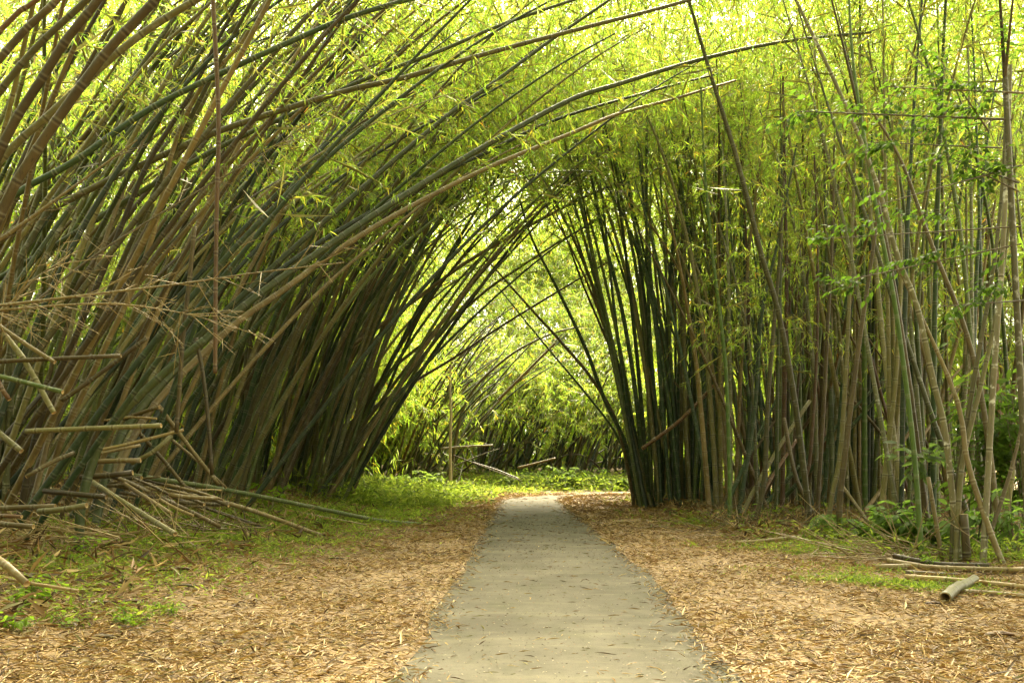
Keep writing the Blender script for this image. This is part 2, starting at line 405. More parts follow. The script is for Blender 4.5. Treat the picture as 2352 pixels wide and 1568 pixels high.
# ------------------------------------------------------------------ culms traced from the photograph
near_f = dict(f0=.25, f1=.95, n=14, k=8, L=.13, W=.018, S=.45)
top_f = dict(f0=.45, f1=1., n=26, k=15, L=.18, W=.025, S=.9)
HERO = [
 ('dark', [(-560,1200),(-330,800),(0,484),(169,379),(337,259),(506,172),(675,94),(790,45),(938,0),(1300,-90),(1700,-120)], 13, 15, .053, 'long dark green culm arching highest across the upper left corner', near_f),
 ('olive', [(-500,1210),(-250,790),(0,574),(187,461),(375,367),(525,300),(790,214),(931,180),(1118,124),(1343,64),(1571,4),(1800,-70)], 14, 17, .06, 'long olive culm sweeping over the road just under the dark green arching one', near_f),
 ('green', [(-420,1200),(-150,780),(0,660),(112,588),(337,442),(525,334),(712,247),(830,187),(1006,120),(1156,56),(1306,4),(1500,-60)], 15, 18.5, .055, 'long green culm crossing behind the sweeping olive one above the road', near_f),
 ('brown', [(-350,1230),(-160,800),(0,450),(75,337),(187,187),(262,97),(356,0),(470,-150)], 9.5, 9, .06, 'thick brown culm with dark nodes crossing the olive ones near the camera', None),
 ('brown', [(-300,1240),(-140,650),(0,311),(94,169),(161,75),(225,0),(330,-160)], 9.5, 8.8, .056, 'thick dark brown culm with swollen nodes in the upper left corner', None),
 ('olive', [(-500,1200),(-220,600),(0,349),(112,255),(225,157),(319,82),(450,0),(650,-110)], 11, 11, .055, 'olive culm running behind the two thick brown ones', None),
 ('olive', [(-400,1200),(-230,480),(0,195),(94,94),(199,0),(300,-110)], 11, 10.5, .05, 'olive culm left of the darkest thick brown one', None),
 ('brown', [(-450,1210),(-260,560),(-90,230),(0,124),(56,67),(124,7),(200,-80)], 10, 10, .053, 'brown culm cutting the very corner of the view top left', None),
 ('red', [(-420,1200),(-200,350),(0,64),(86,0),(160,-70)], 11, 11, .042, 'slim red-brown culm outermost in the top left corner', None),
 ('olive', [(-250,1190),(-110,800),(75,506),(150,400),(262,240),(375,105),(484,7),(590,-110)], 14, 14, .042, 'slim straight olive culm rising steeply behind the dark green arch', near_f),
 ('grey', [(10,1160),(35,700),(60,450),(131,210),(200,80),(262,-50)], 16, 16, .058, 'pale grey-green upright culm behind the crossing brown ones', top_f),
 ('grey', [(-20,1165),(49,588),(112,375),(131,281),(210,150),(255,75),(292,0),(340,-90)], 16, 15.5, .05, 'pale lichen-marked culm beside the thick brown crossing one', top_f),
 ('grey', [(-60,1170),(60,700),(169,469),(281,281),(375,112),(430,10)], 16, 16, .05, 'grey-green culm leaning behind the slim straight olive one', top_f),
 ('brown', [(40,1165),(94,926),(180,738),(262,551),(337,375),(431,225),(499,94),(551,0),(610,-100)], 15, 15, .052, 'weathered brown culm leaning right of the slim straight olive one', None),
 ('tan', [(70,1165),(150,963),(225,813),(337,575),(400,330),(469,187),(544,112),(615,0),(690,-110)], 15.5, 15, .05, 'tan weathered culm leaning behind the hanging dead stem', None),
 ('green', [(180,1130),(190,1080),(244,975),(360,870),(469,780)], 14, 14.5, .072, 'short thick green culm snapped off above the fallen poles', None),
 ('green', [(215,1110),(270,930),(400,790),(560,660),(781,517),(969,405),(1118,322),(1306,225),(1418,191),(1571,146),(1712,112),(1843,90),(2000,75)], 16, 24, .075, 'longest green culm arching from the left bank to the right treetops', top_f),
 ('tan', [(225,1120),(330,900),(520,720),(650,640),(781,555),(931,472),(1118,382),(1306,307),(1418,262),(1531,232),(1690,185)], 17, 25, .063, 'long reddish tan culm arching low over the middle of the road', dict(top_f, n=10)),
 ('dark', [(240,1115),(430,790),(650,590),(931,431),(1118,345),(1287,270),(1523,202),(1650,170)], 18, 27, .058, 'dark green culm arching between the long green one and the tan one', top_f),
 ('green', [(200,1115),(330,850),(600,600),(781,454),(912,349),(1043,247),(1118,199),(1268,90),(1400,0),(1480,-60)], 17, 22, .06, 'green culm rising steeply across the sweeping olive one over the road', top_f),
 ('dark', [(240,1110),(420,740),(600,540),(781,401),(950,300),(1073,240),(1180,180)], 18, 25, .05, 'dark culm ending in leaves below the sweeping olive one', top_f),
 ('olive', [(220,1110),(400,720),(560,540),(781,380),(880,320),(990,275),(1100,235)], 18, 25, .05, 'olive culm ending in leaves just above the similar dark one', top_f),
 ('tan', [(590,1130),(700,940),(781,821),(856,761),(968,678),(1043,622),(1100,585),(1231,510),(1366,442),(1493,394),(1600,350)], 32, 36, .075, 'pale tan culm arching over the bend from the left clump', dict(top_f, n=12)),
 ('olive', [(770,1150),(800,1000),(882,870),(1006,765),(1118,667),(1193,615),(1280,558),(1380,500)], 36, 36, .07, 'olive-brown culm crossing the bright gap above the bend', dict(top_f, f0=.8, n=10)),
 ('tan', [(700,1120),(760,1000),(826,956),(931,888),(1043,821),(1156,746),(1317,648),(1400,600)], 36, 38, .062, 'lowest tan culm slanting through the bright gap over the bend', dict(top_f, f0=.8, n=10)),
 ('olive', [(1030,990),(1066,873),(1156,810),(1257,768),(1330,750)], 52, 52, .09, 'small far olive culm curving under the crossing ones at the bend', dict(top_f, f0=.7, n=8)),
 ('brown', [(1455,1165),(1452,1128),(1418,975),(1362,873),(1287,783),(1212,701),(1111,588)], 35, 35, .068, 'bare brown culm leaning furthest left across the bright gap', None),
 ('dark', [(1470,1165),(1463,1139),(1437,1020),(1388,915),(1343,795),(1280,663),(1223,551),(1193,457)], 35, 35, .078, 'dark culm leaning left from the right roadside clump over the bend', None),
 ('bright', [(1475,1160),(1460,1120),(1418,1001),(1343,900),(1257,798),(1141,656)], 36, 36, .048, 'thin bright green culm leaning left under the bare brown one', None),
 ('tan', [(1480,1160),(1460,1038),(1437,888),(1400,795),(1343,663),(1302,551),(1270,470)], 36, 36, .058, 'tan culm leaning left behind the dark ones of the roadside clump', None),
 ('dark', [(1485,1165),(1463,926),(1441,776),(1418,663),(1388,551),(1351,375),(1321,277),(1300,200)], 34, 34, .08, 'tall dark culm curving left at the edge of the roadside clump', top_f),
 ('green', [(1495,1165),(1490,900),(1475,720),(1456,588),(1430,469),(1411,375),(1381,292),(1350,200)], 34, 34, .075, 'tall green culm curving left beside the tall dark edge one', top_f),
 ('dark', [(1510,1165),(1500,900),(1486,588),(1486,210),(1490,50)], 34, 34, .066, 'straight upright dark culm in the middle of the roadside clump', top_f),
 ('dark', [(1520,1165),(1530,800),(1542,588),(1571,375),(1600,220)], 34, 34, .066, 'dark culm leaning slightly right out of the roadside clump', top_f),
 ('moss', [(1858,1210),(1854,1139),(1824,907),(1787,712),(1750,588),(1693,367),(1637,187),(1585,11),(1560,-80)], 22.7, 22, .072, 'big dark olive culm slanting left through the right-hand bright foliage', None),
 ('bright', [(1674,1200),(1676,1139),(1674,1020),(1667,843),(1652,708),(1633,551),(1618,380),(1610,200)], 24, 24, .05, 'pale bright green culm standing alone left of the slanting olive one', top_f),
 ('bright', [(2118,1282),(2108,1139),(2098,1020),(2080,870),(2053,682),(2027,551),(1995,380),(1960,150),(1950,0)], 15.2, 15.4, .044, 'vivid green culm with pale rings in front of the broad-leaved shrub', None),
 ('lichen', [(2205,1292),(2188,1139),(2170,982),(2143,870),(2106,701),(2061,588),(2023,450),(1975,319),(1937,232),(1900,150),(1828,0),(1790,-80)], 14.6, 15, .05, 'lichen-spotted grey culm leaning left behind the vivid green one', None),
 ('olive', [(2185,1290),(2196,1128),(2237,870),(2274,663),(2290,551),(2305,380),(2312,150)], 14.6, 15, .042, 'left one of two parallel olive culms near the right edge', None),
 ('olive', [(2195,1296),(2203,1139),(2215,1038),(2256,870),(2289,720),(2312,560),(2330,400)], 14.4, 15, .043, 'right one of two parallel olive culms near the right edge', None),
 ('tan', [(1877,1207),(1879,1139),(1888,1001),(1900,776),(1911,551),(1917,300)], 23.2, 23, .05, 'straight tan culm leftmost of three beside the fern', None),
 ('olive', [(1901,1216),(1910,1139),(1930,1038),(1945,813),(1956,551),(1965,330)], 22, 22, .055, 'olive-tan culm middle of three beside the fern', None),
 ('tan', [(1926,1238),(1930,1139),(1948,982),(1975,776),(2008,551),(2020,400)], 19.2, 19, .055, 'tan culm with a dark split beside the fern', None),
 ('red', [(1845,1200),(1850,1100),(1862,1038),(1877,776),(1877,551),(1870,350)], 24.5, 24.5, .046, 'slim red-brown culm left of the straight tan one', None),
 ('red', [(1796,1190),(1800,1000),(1806,720),(1806,588),(1802,375),(1798,176)], 27, 27, .066, 'tall red-brown dead culm standing behind the slanting olive one', None),
 ('tan', [(2308,1317),(2267,1205),(2222,1062),(2200,926),(2125,746),(2068,626)], 13.8, 15, .045, 'tan culm leaning left across the two parallel olive ones', None),
 ('tan', [(2300,1250),(2262,950),(2218,757),(2136,551),(2070,370),(2000,250)], 17, 18, .05, 'pale tan culm leaning left behind the lichen-spotted one', None),
 ('dark', [(1690,1192),(1712,1076),(1735,926),(1750,720),(1787,551),(1830,330)], 24.8, 25, .055, 'dark olive culm leaning right across the slanting olive one', None),
 ('olive', [(1730,1200),(1755,1100),(1765,900),(1790,600),(1800,400)], 24, 24, .062, 'stout olive culm rising through the foot of the slanting one', None),
 ('green', [(1780,1200),(1783,1139),(1787,813),(1795,551),(1796,300)], 25, 25, .05, 'straight green culm beside the tall red-brown dead one', top_f),
 ('grey', [(1740,1192),(1735,1000),(1727,870),(1712,738),(1667,570),(1610,400)], 25.2, 25, .045, 'white-spotted grey culm leaning left beside the pale bright green one', None),
 ('brown', [(2252,1296),(2330,1050),(2380,800)], 14.6, 15, .035, 'thin brown culm leaning out of view at the right edge', None),
]
for mat, pts, Y0, Y1, r, lab, fol in HERO:
    pp = traced(pts, Y0, Y1)
    g = gz([pp[0][0]], [pp[0][1]])[0]
    if Y0 < 12: r *= .82
    elif Y0 < 17: r *= .92
    cutk = {'end_cut': True} if 'snapped' in lab else {}
    far = Y0 > 30
    tp = .30 if 'snapped' in lab else .9
    r1 = r * (.75 if Y0 < 13 or 'snapped' in lab else .42)
    pp[:, 2] += (g - .06 - pp[0, 2]) * np.linspace(1, 0, len(pp))[:, None].ravel() ** 3
    sides = 12 if Y0 < 18 else 8
    add_culm(pp, r, r1, mat, 'hero', .40 if Y0 > 12 else .34, fol, lab, taper=1.6, sides=sides, **cutk)
n_hero = len(culms)

# ------------------------------------------------------------------ clumps: base spot, lean and colour drawn at random
def clump(key, n, base_fn, az_fn, th0_fn, th1_fn, L_fn, r_fn, cols, fol=None, individual=True, store=None, sides=8):
    for i in range(n):
        x, y = base_fn(i); z = gz([x], [y])[0] - .08
        Ln = L_fn(); az = az_fn(x, y); a, b_ = th0_fn(x, y), th1_fn(x, y)
        p = arch(np.array([x, y, z]), az, a, b_, Ln)
        r = r_fn(); mt = pick(cols)
        if individual:
            add_culm(p, r, r * .22, mt, key, R.uniform(.36, .5), fol, sides=sides)
        else:
            store.append((p, r, mt))
rad = math.radians
U, N = R.uniform, R.normal
LC = {'green': 4, 'dark': 3, 'olive': 3.5, 'brown': 1.2, 'tan': 1.6, 'grey': 2.4}
LB = {'green': 3.5, 'dark': 4, 'olive': 3, 'brown': 1.3, 'tan': 1.2, 'grey': 1}
RC = {'green': 4.5, 'dark': 3.8, 'olive': 3.5, 'brown': .8, 'tan': 3, 'grey': 1.8, 'red': .8, 'bright': .8}
def upx(lo, hi, y0, y1, q=1.):
    def f(i):
        y = U(y0, y1); u = lo + (hi - lo) * U(0, 1) ** q
        return (u - HU) * y / FW, y
    return f
cf = lambda n, f0=.45, L=.24, k=12, S=1.1: dict(f0=f0, f1=1., n=n, k=k, L=L, W=L * .135, S=S)
clump('near left clump by the fallen poles', 50, upx(-330, 190, 13.5, 19), lambda x, y: N(.15, .42), lambda x, y: rad(np.clip(N(26, 7), 8, 42)), lambda x, y: rad(N(52, 10)),
      lambda: U(11, 15), lambda: U(.036, .054), LC, cf(16, .5, .15, 13, .9))
clump('left clump behind the fallen poles', 40, upx(150, 560, 22, 30), lambda x, y: N(.1, .4), lambda x, y: rad(np.clip(N(20, 7), 4, 38)), lambda x, y: rad(N(58, 10)),
      lambda: U(12, 16), lambda: U(.05, .07), LB, cf(18, .5, .24))
def fanL(x, y):
    t = np.clip((x + 10) / 4.3, 0, 1); return rad(np.clip(N(10 + 15 * t, 7), -4, 38))
clump('arching clump left of the bend', 70, upx(540, 800, 30, 36, .8), lambda x, y: N(.05, .35), fanL, lambda x, y: rad(N(48, 9)),
      lambda: U(12, 17), lambda: U(.05, .08), {'green': 4, 'dark': 3, 'olive': 3.5, 'brown': 1.2, 'tan': 2, 'grey': 1.4}, cf(14, .72, .22))
def fanR(x, y):
    t = np.clip((x - 3.9) / 2.6, 0, 1); return rad(N(-11 + 16 * t, 3.5))
clump('dense roadside clump right of the bend', 46, upx(1472, 1640, 33, 36), lambda x, y: N(0, .5), fanR, lambda x, y: fanR(x, y) * 2 + rad(N(-8, 14)),
      lambda: U(12, 16), lambda: U(.06, .085), {'green': 2.5, 'dark': 6, 'olive': 2.5, 'tan': .9}, cf(14, .68, .22))
clump('right-hand thicket behind the brushwood', 50, upx(1640, 2010, 26, 36), lambda x, y: U(0, 6.3), lambda x, y: rad(abs(N(0, 6))), lambda x, y: rad(N(22, 12)),
      lambda: U(10, 15), lambda: U(.05, .075), RC, cf(16, .72, .2))
clump('right-hand thicket behind the shrub', 40, upx(1960, 2420, 19, 28), lambda x, y: U(0, 6.3), lambda x, y: rad(abs(N(0, 8))), lambda x, y: rad(N(20, 12)),
      lambda: U(9, 14), lambda: U(.045, .065), RC, cf(16, .7, .18))
n_ind = len(culms)

stuff = []
clump('', 70, upx(-500, 330, 17, 24), lambda x, y: N(.15, .4), lambda x, y: rad(N(26, 8)), lambda x, y: rad(N(54, 10)), lambda: U(11, 15), lambda: U(.038, .056), LC, None, False, stuff)
# the many more stems deeper in the grove, which nobody could count
clump('', 90, upx(-600, 520, 22, 40), lambda x, y: N(.1, .5), lambda x, y: rad(N(18, 8)), lambda x, y: rad(N(50, 12)), lambda: U(11, 16), lambda: U(.05, .07), LB, None, False, stuff)
clump('', 50, upx(430, 780, 33, 42), lambda x, y: N(.1, .5), lambda x, y: rad(N(12, 8)), lambda x, y: rad(N(50, 12)), lambda: U(11, 16), lambda: U(.05, .075), LB, None, False, stuff)
clump('', 30, upx(1500, 1660, 36, 42), lambda x, y: N(0, .5), lambda x, y: rad(N(2, 7)), lambda x, y: rad(N(20, 12)), lambda: U(11, 16), lambda: U(.06, .08), {'dark': 5, 'green': 2, 'olive': 2, 'brown': 1}, None, False, stuff)
clump('', 200, upx(1600, 2750, 27, 46), lambda x, y: U(0, 6.3), lambda x, y: rad(abs(N(0, 9))), lambda x, y: rad(N(22, 14)), lambda: U(8, 14), lambda: U(.05, .08), RC, None, False, stuff)
clump('', 30, upx(1640, 2400, 26, 38), lambda x, y: N(.1, .3), lambda x, y: rad(N(36, 8)), lambda x, y: rad(N(44, 8)), lambda: U(5, 10), lambda: U(.05, .07), {'brown': 2, 'olive': 2, 'tan': 1, 'dark': 2}, None, False, stuff)
clump('', 14, upx(1700, 2500, 26, 38), lambda x, y: N(3.1, .3), lambda x, y: rad(N(30, 8)), lambda x, y: rad(N(40, 8)), lambda: U(5, 10), lambda: U(.05, .07), {'brown': 2, 'tan': 2, 'olive': 1}, None, False, stuff)
# far side of the bend
far = []
clump('', 60, upx(800, 1010, 50, 60), lambda x, y: N(.1, .5), lambda x, y: rad(N(24, 9)), lambda x, y: rad(N(55, 10)), lambda: U(7, 11), lambda: U(.06, .09), LB, None, False, far)
clump('', 90, upx(1090, 1460, 62, 70), lambda x, y: N(.2, .6), lambda x, y: rad(N(20, 11)), lambda x, y: rad(N(55, 10)), lambda: U(7, 11), lambda: U(.07, .10), {'dark': 5, 'green': 2, 'olive': 3, 'brown': 1}, None, False, far)
clump('', 40, upx(1040, 1470, 62, 72), lambda x, y: N(0, 1.8), lambda x, y: rad(N(66, 14)), lambda x, y: rad(N(76, 14)), lambda: U(3, 7), lambda: U(.05, .08), {'brown': 3, 'olive': 2, 'tan': 2}, None, False, far)
clump('', 50, upx(600, 2000, 72, 82), lambda x, y: U(0, 6.3), lambda x, y: rad(N(12, 11)), lambda x, y: rad(N(45, 10)), lambda: U(10, 16), lambda: U(.07, .10), LB, None, False, far)
clump('', 14, upx(800, 1060, 50, 62), lambda x, y: N(0, .9), lambda x, y: rad(N(58, 16)), lambda x, y: rad(N(72, 14)), lambda: U(3, 6), lambda: U(.05, .07), {'brown': 5, 'olive': 3, 'tan': 1}, None, False, far)
def pole_mass(name, items, label, sides=6):
    keys = sorted({m_ for _, _, m_ in items}); Vs, Fs, ns_, cs, mi, o = [], [], [], [], [], 0
    for p, r, mt in items:
        V, F, na, cu, _, _ = rings(p, r, r * .3, .45, sides=sides)
        Vs.append(V); Fs.append(F + o); ns_.append(na); cs.append(cu); mi.append(np.full(len(F), keys.index(mt))); o += len(V)
    me = mesh(name, np.concatenate(Vs), np.concatenate(Fs), [M[k_] for k_ in keys], {'node': np.concatenate(ns_), 'cut': np.concatenate(cs)}, smooth=True, mi=np.concatenate(mi))
    return tag(link(name, me), label, 'bamboo', kind='stuff')
pole_mass('bamboo_thicket', stuff, 'dark mass of bamboo stems deep behind the front clumps')
pole_mass('far_bamboo_thicket', far, 'leaning bamboo stems massed beyond the road bend')

# ------------------------------------------------------------------ fallen and broken poles on the left bank
PL = []
def add_pole(pts, Y0, Y1, r, mat, lab, cut='both', name='bamboo_pole', r1=None, internode=.36, cat='bamboo pole', group=None):
    pp = traced(pts, Y0, Y1, n=24)
    if lab and ('lying' in lab):
        g = gz(pp[:, 0], pp[:, 1]); pp[:, 2] = np.maximum(pp[:, 2], g + r * 1.05)
    o = pole(name, pp, r, r1 or r * .9, mat, internode, start_cut=cut in ('both', 'start'), end_cut=cut in ('both', 'end'), sides=12 if Y0 < 30 else 8, taper=1.)
    PL.append(tag(o, lab, cat, group)); return o
LP = [
 ([(60,990),(84,989),(250,982),(370,977)], 13.5, 13.2, .042, 'olive', 'broken olive pole sticking out level from the near left clump'),
 ([(-90,930),(0,996),(49,1036)], 12, 11.8, .045, 'olive', 'olive stub cut off low at the left edge of the view'),
 ([(7,765),(52,821),(124,948)], 12.5, 12.3, .042, 'olive', 'olive broken pole hanging steeply beside the near left clump'),
 ([(-60,715),(0,750),(71,798),(126,832)], 12.3, 12.1, .033, 'tan', 'tan broken pole slanting down above the level tan one'),
 ([(-60,832),(0,830),(140,823),(278,817)], 12.4, 12.4, .033, 'tan', 'tan broken pole sticking out level across the near left clump'),
 ([(-50,855),(0,864),(144,900)], 12, 11.8, .036, 'green', 'green broken pole with a tan tip by the left edge'),
 ([(-40,800),(0,885),(22,918)], 12, 12, .036, 'red', 'short red-brown stub just below the green one with a tan tip'),
 ([(218,1036),(300,1018),(422,987)], 15.5, 16, .032, 'straw', 'pale straw pole slanting up right from the fallen heap'),
 ([(211,1045),(323,1022)], 15.3, 15.6, .030, 'straw', 'split pale pole lying under the slanting straw one'),
 ([(190,1061),(260,1058),(323,1057)], 15, 15, .046, 'tan', 'hollow-ended tan pole level on the fallen heap'),
 ([(185,1096),(250,1091),(305,1085)], 14.6, 14.6, .052, 'brown', 'hollow-ended brown pole below the hollow tan one'),
 ([(197,1097),(300,1163),(403,1226)], 14.6, 13.2, .045, 'olive', 'yellow-olive pole sliding down the left bank toward the grass'),
 ([(265,1097),(330,1138),(394,1179)], 15.5, 14.5, .034, 'straw', 'yellow straw pole right of the yellow-olive sliding one'),
 ([(281,1099),(360,1118),(441,1137)], 16.5, 16.5, .024, 'straw', 'thin yellow pole lying flat above the long tan one'),
 ([(232,1104),(356,1122),(525,1156),(640,1193),(750,1235)], 17.5, 20.5, .055, 'tan', 'longest tan pole lying from the heap down to the litter'),
 ([(405,1145),(500,1175),(596,1207)], 17.5, 18.8, .036, 'brown', 'brown pole lying below the longest tan one on the grass'),
 ([(300,1091),(487,1119),(640,1148),(790,1179),(880,1196),(965,1203)], 18.5, 25, .058, 'green', 'long green pole lying down the bank to the verge'),
 ([(101,1127),(170,1134),(244,1141)], 13.6, 13.4, .046, 'brown', 'dark rotten brown pole lying level at the clump foot'),
 ([(-60,1170),(0,1167),(127,1162)], 12.6, 12.4, .042, 'tan', 'olive-tan pole lying level at the left edge under the clump'),
 ([(89,1174),(140,1170),(199,1160)], 12.4, 12.2, .045, 'olive', 'mossy olive pole lying right of the level tan one'),
 ([(-60,1200),(0,1203),(77,1209)], 12.2, 12, .04, 'brown', 'brown pole lying lowest at the left edge'),
 ([(-50,1182),(0,1184),(50,1186)], 12.4, 12.2, .03, 'red', 'reddish short pole lying between the tan and brown ones at the left edge'),
 ([(360,926),(430,1020),(502,1113)], 18.5, 19, .05, 'tan', 'tan pole leaning down right behind the fallen heap'),
 ([(319,993),(380,1062),(440,1136)], 18, 18.4, .045, 'brown', 'brown pole leaning down right beside the tan leaning one'),
 ([(395,1010),(455,1060),(520,1120)], 19.5, 19.5, .036, 'tan', 'slim tan pole leaning parallel to the tan one behind the heap'),
 ([(142,920),(240,850),(337,776)], 14, 14.2, .038, 'brown', 'brown broken pole slanting up right through the near left clump'),
 ([(300,1064),(350,1038),(395,1000)], 16.2, 16.4, .045, 'olive', 'dark olive pole slanting up right out of the heap'),
 ([(285,962),(330,945),(366,935)], 15.8, 15.6, .04, 'tan', 'splintered tan end pointing right above the level olive pole'),
 ([(240,965),(300,958),(360,961)], 15.6, 15.4, .022, 'straw', 'thin straw stick pointing right above the level olive pole'),
 ([(170,1040),(120,1060),(60,1095)], 14, 13.6, .036, 'brown', 'brown broken pole low inside the near left clump'),
 ([(-10,1280),(30,1310),(62,1340)], 8.2, 7.9, .038, 'tan', 'tan pole end lying at the bottom of the bank left edge'),
 ([(20,1330),(90,1342),(180,1356)], 8.3, 8.2, .017, 'straw', 'thin straw stick lying on the litter at the bank foot'),
 ([(780,1158),(790,1156),(720,1162)], 33, 32.5, .05, 'tan', 'short tan pole lying at the foot of the arching clump'),
]
for pts, a, b_, r, mt, lab in LP:
    add_pole(pts, a, b_, r * .84, mt, lab, group='fallen and broken poles on the left bank')
for k_ in range(26):
    u0 = U(215, 430); v0 = 1075 + (u0 - 215) * .2 + U(0, 55); y0 = U(14.6, 18.5)
    ln = U(40, 150); an = U(-.15, .5)
    pts = [(u0, v0), (u0 + ln * .5, v0 + ln * .5 * an + U(-3, 3)), (u0 + ln, v0 + ln * an)]
    add_pole(pts, y0, y0 + U(-.4, .9), U(.016, .036), pick({'straw': 2, 'tan': 3, 'brown': 2, 'olive': 1}), 'broken bamboo piece lying in the heap of fallen poles on the left bank', group='broken pieces in the fallen heap')

# right-hand fallen poles
RP_ = [
 ([(2053,1276),(2160,1298),(2274,1321)], 14.6, 13.6, .040, 'brown', 'dark brown pole lying uppermost of the fallen poles on the right'),
 ([(2038,1287),(2125,1302),(2220,1323),(2316,1340)], 14.2, 13.2, .040, 'straw', 'long straw pole lying just below the dark brown one on the right'),
 ([(2008,1303),(2050,1302),(2102,1299)], 13.9, 14, .045, 'tan', 'short hollow tan pole lying left of the long straw one'),
 ([(2080,1317),(2140,1326),(2200,1336)], 13.3, 13, .032, 'brown', 'brown pole lying between the two long straw ones on the right'),
 ([(2080,1336),(2218,1357),(2300,1372),(2380,1385)], 12.6, 11.8, .036, 'straw', 'nearest long straw pole lying behind the hollow log'),
 ([(2316,1336),(2352,1344),(2400,1352)], 13.2, 13, .040, 'straw', 'pale pole end lying at the right edge of the view'),
 ([(1690,1246),(1720,1248),(1937,1250),(2106,1239),(2230,1239)], 19, 19.5, .040, 'straw', 'long knotted straw pole lying along the thicket foot'),
 ([(2215,1386),(2280,1392),(2352,1394)], 11.3, 11.2, .03, 'tan', 'tan pole lying right of the hollow log'),
 ([(1937,1119),(1975,1172),(2012,1226)], 20.3, 19.6, .036, 'tan', 'tan stick leaning left beside the fern'),
 ([(1475,1030),(1562,965),(1640,885)], 32, 32, .062, 'red', 'red-brown broken pole propped across the dense roadside clump'),
 ([(1800,960),(1830,1100),(1880,1200)], 24, 23.5, .05, 'tan', 'tan broken pole leaning at the foot of the slanting olive culm'),
 ([(1700,1190),(1740,1110),(1800,1010),(1860,920)], 25, 26, .055, 'olive', 'olive broken pole leaning right behind the brushwood'),
 ([(1720,1195),(1770,1100),(1830,1010)], 25, 26, .048, 'red', 'red-brown broken pole leaning right beside the olive leaning one'),
 ([(2222,1300),(2218,1240),(2214,1180)], 14.4, 14.4, .06, 'brown', 'rotten brown stump standing among the olive culms'),
 ([(2165,1290),(2150,1200),(2132,1095)], 14.8, 15, .032, 'tan', 'thin tan dead stem standing right of the vivid green culm'),
 ([(1012,1030),(1070,1025),(1132,1022)], 50, 50, .045, 'olive', 'olive-tan pole lying level across the far bank by the pale trunk'),
 ([(1042,1045),(1120,1075),(1198,1104)], 50.5, 48.5, .026, 'bark', 'longer far pole slanting down right from the pale trunk'),
 ([(1088,1062),(1140,1078),(1193,1099)], 51, 49, .03, 'brown', 'shorter far pole slanting beside the longer one'),
 ([(1188,1074),(1230,1064),(1276,1052)], 54.5, 54.5, .06, 'straw', 'straw pole slanting up right at the far thicket foot'),
 ([(1145,918),(1212,851),(1275,788)], 50, 50, .07, 'tan', 'orange-tan pole hanging slanted in the far foliage'),
]
for pts, a, b_, r, mt, lab in RP_:
    add_pole(pts, a, b_, r, mt, lab, group='fallen and broken poles on the right and far banks')
# hollow thick log: two joints meeting at a slight bend
p0 = traced([(2170,1408),(2190,1390),(2212,1372),(2238,1356)], 10.6, 12.2, n=20); p0[:, 2] = gz(p0[:, 0], p0[:, 1]) + .07
p0[8:11, 2] += .012
tag(pole('bamboo_log', p0, .062, .054, 'moss', .45, start_cut=True, end_cut=True, sides=18, taper=1.), 'thick mossy hollow log lying with its dark open end toward the road', 'bamboo log')

# hanging dead stems and twiggy dead branches
for pts, Y, r, mt, lab in [
 ([(487,-40),(502,262),(499,420),(496,588),(494,857)], 13.5, .030, 'red', 'dead brown stem hanging straight down from the canopy on the left'),
 ([(446,520),(440,600),(420,776),(412,900),(405,993)], 14, .032, 'brown', 'dead brown stem hanging left of the straight one'),
 ([(450,776),(465,851),(478,960),(487,1091)], 16, .034, 'brown', 'blotched brown dead stem standing behind the hanging ones')]:
    add_pole(pts, Y, Y, r, mt, lab, name='hanging_bamboo', cat='dead bamboo', internode=.5)
pp = traced([(2257,1300),(2267,1139),(2274,1001),(2286,813),(2301,607),(2312,400),(2320,150)], 14.0, 14.2); pp[0, 2] = gz([pp[0, 0]], [pp[0, 1]])[0] - .05
tag(pole('slender_tree', pp, .046, .03, 'blotch', 1.1, taper=1., sides=10), 'slim straight trunk blotched with white lichen near the right edge', 'tree')
pp = traced([(2306,1256),(2314,1160),(2327,1078)], 15.6, 15.6, n=14); pp[0, 2] = gz([pp[0, 0]], [pp[0, 1]])[0] - .05
stub = tag(pole('bamboo_stub', pp, .052, .042, 'olive', .36, end_cut=True, taper=1., sides=12), 'broken olive stub with a dark knot on top at the right edge', 'bamboo stub')
kt = np.linspace(0, 1, 14); kp = pp[-1] + np.outer(kt - .35, [.01, 0, .20]); V, F, *_ = rings(kp, .05, .05, 9, sides=12)
V = V.reshape(-1, 12, 3); cc = V.mean(1, keepdims=True); kr = np.sin(np.pi * np.linspace(.04, .97, len(V))) ** .6
V = (cc + (V - cc) * (kr[:, None, None] * 1.7) * (1 + .22 * R.normal(0, 1, (len(V), 12, 1)))).reshape(-1, 3); z = np.zeros(len(V))
link('knot', mesh('knot', V - pp[0], F, [M['brown']], {'node': z, 'cut': z}, smooth=True), stub)
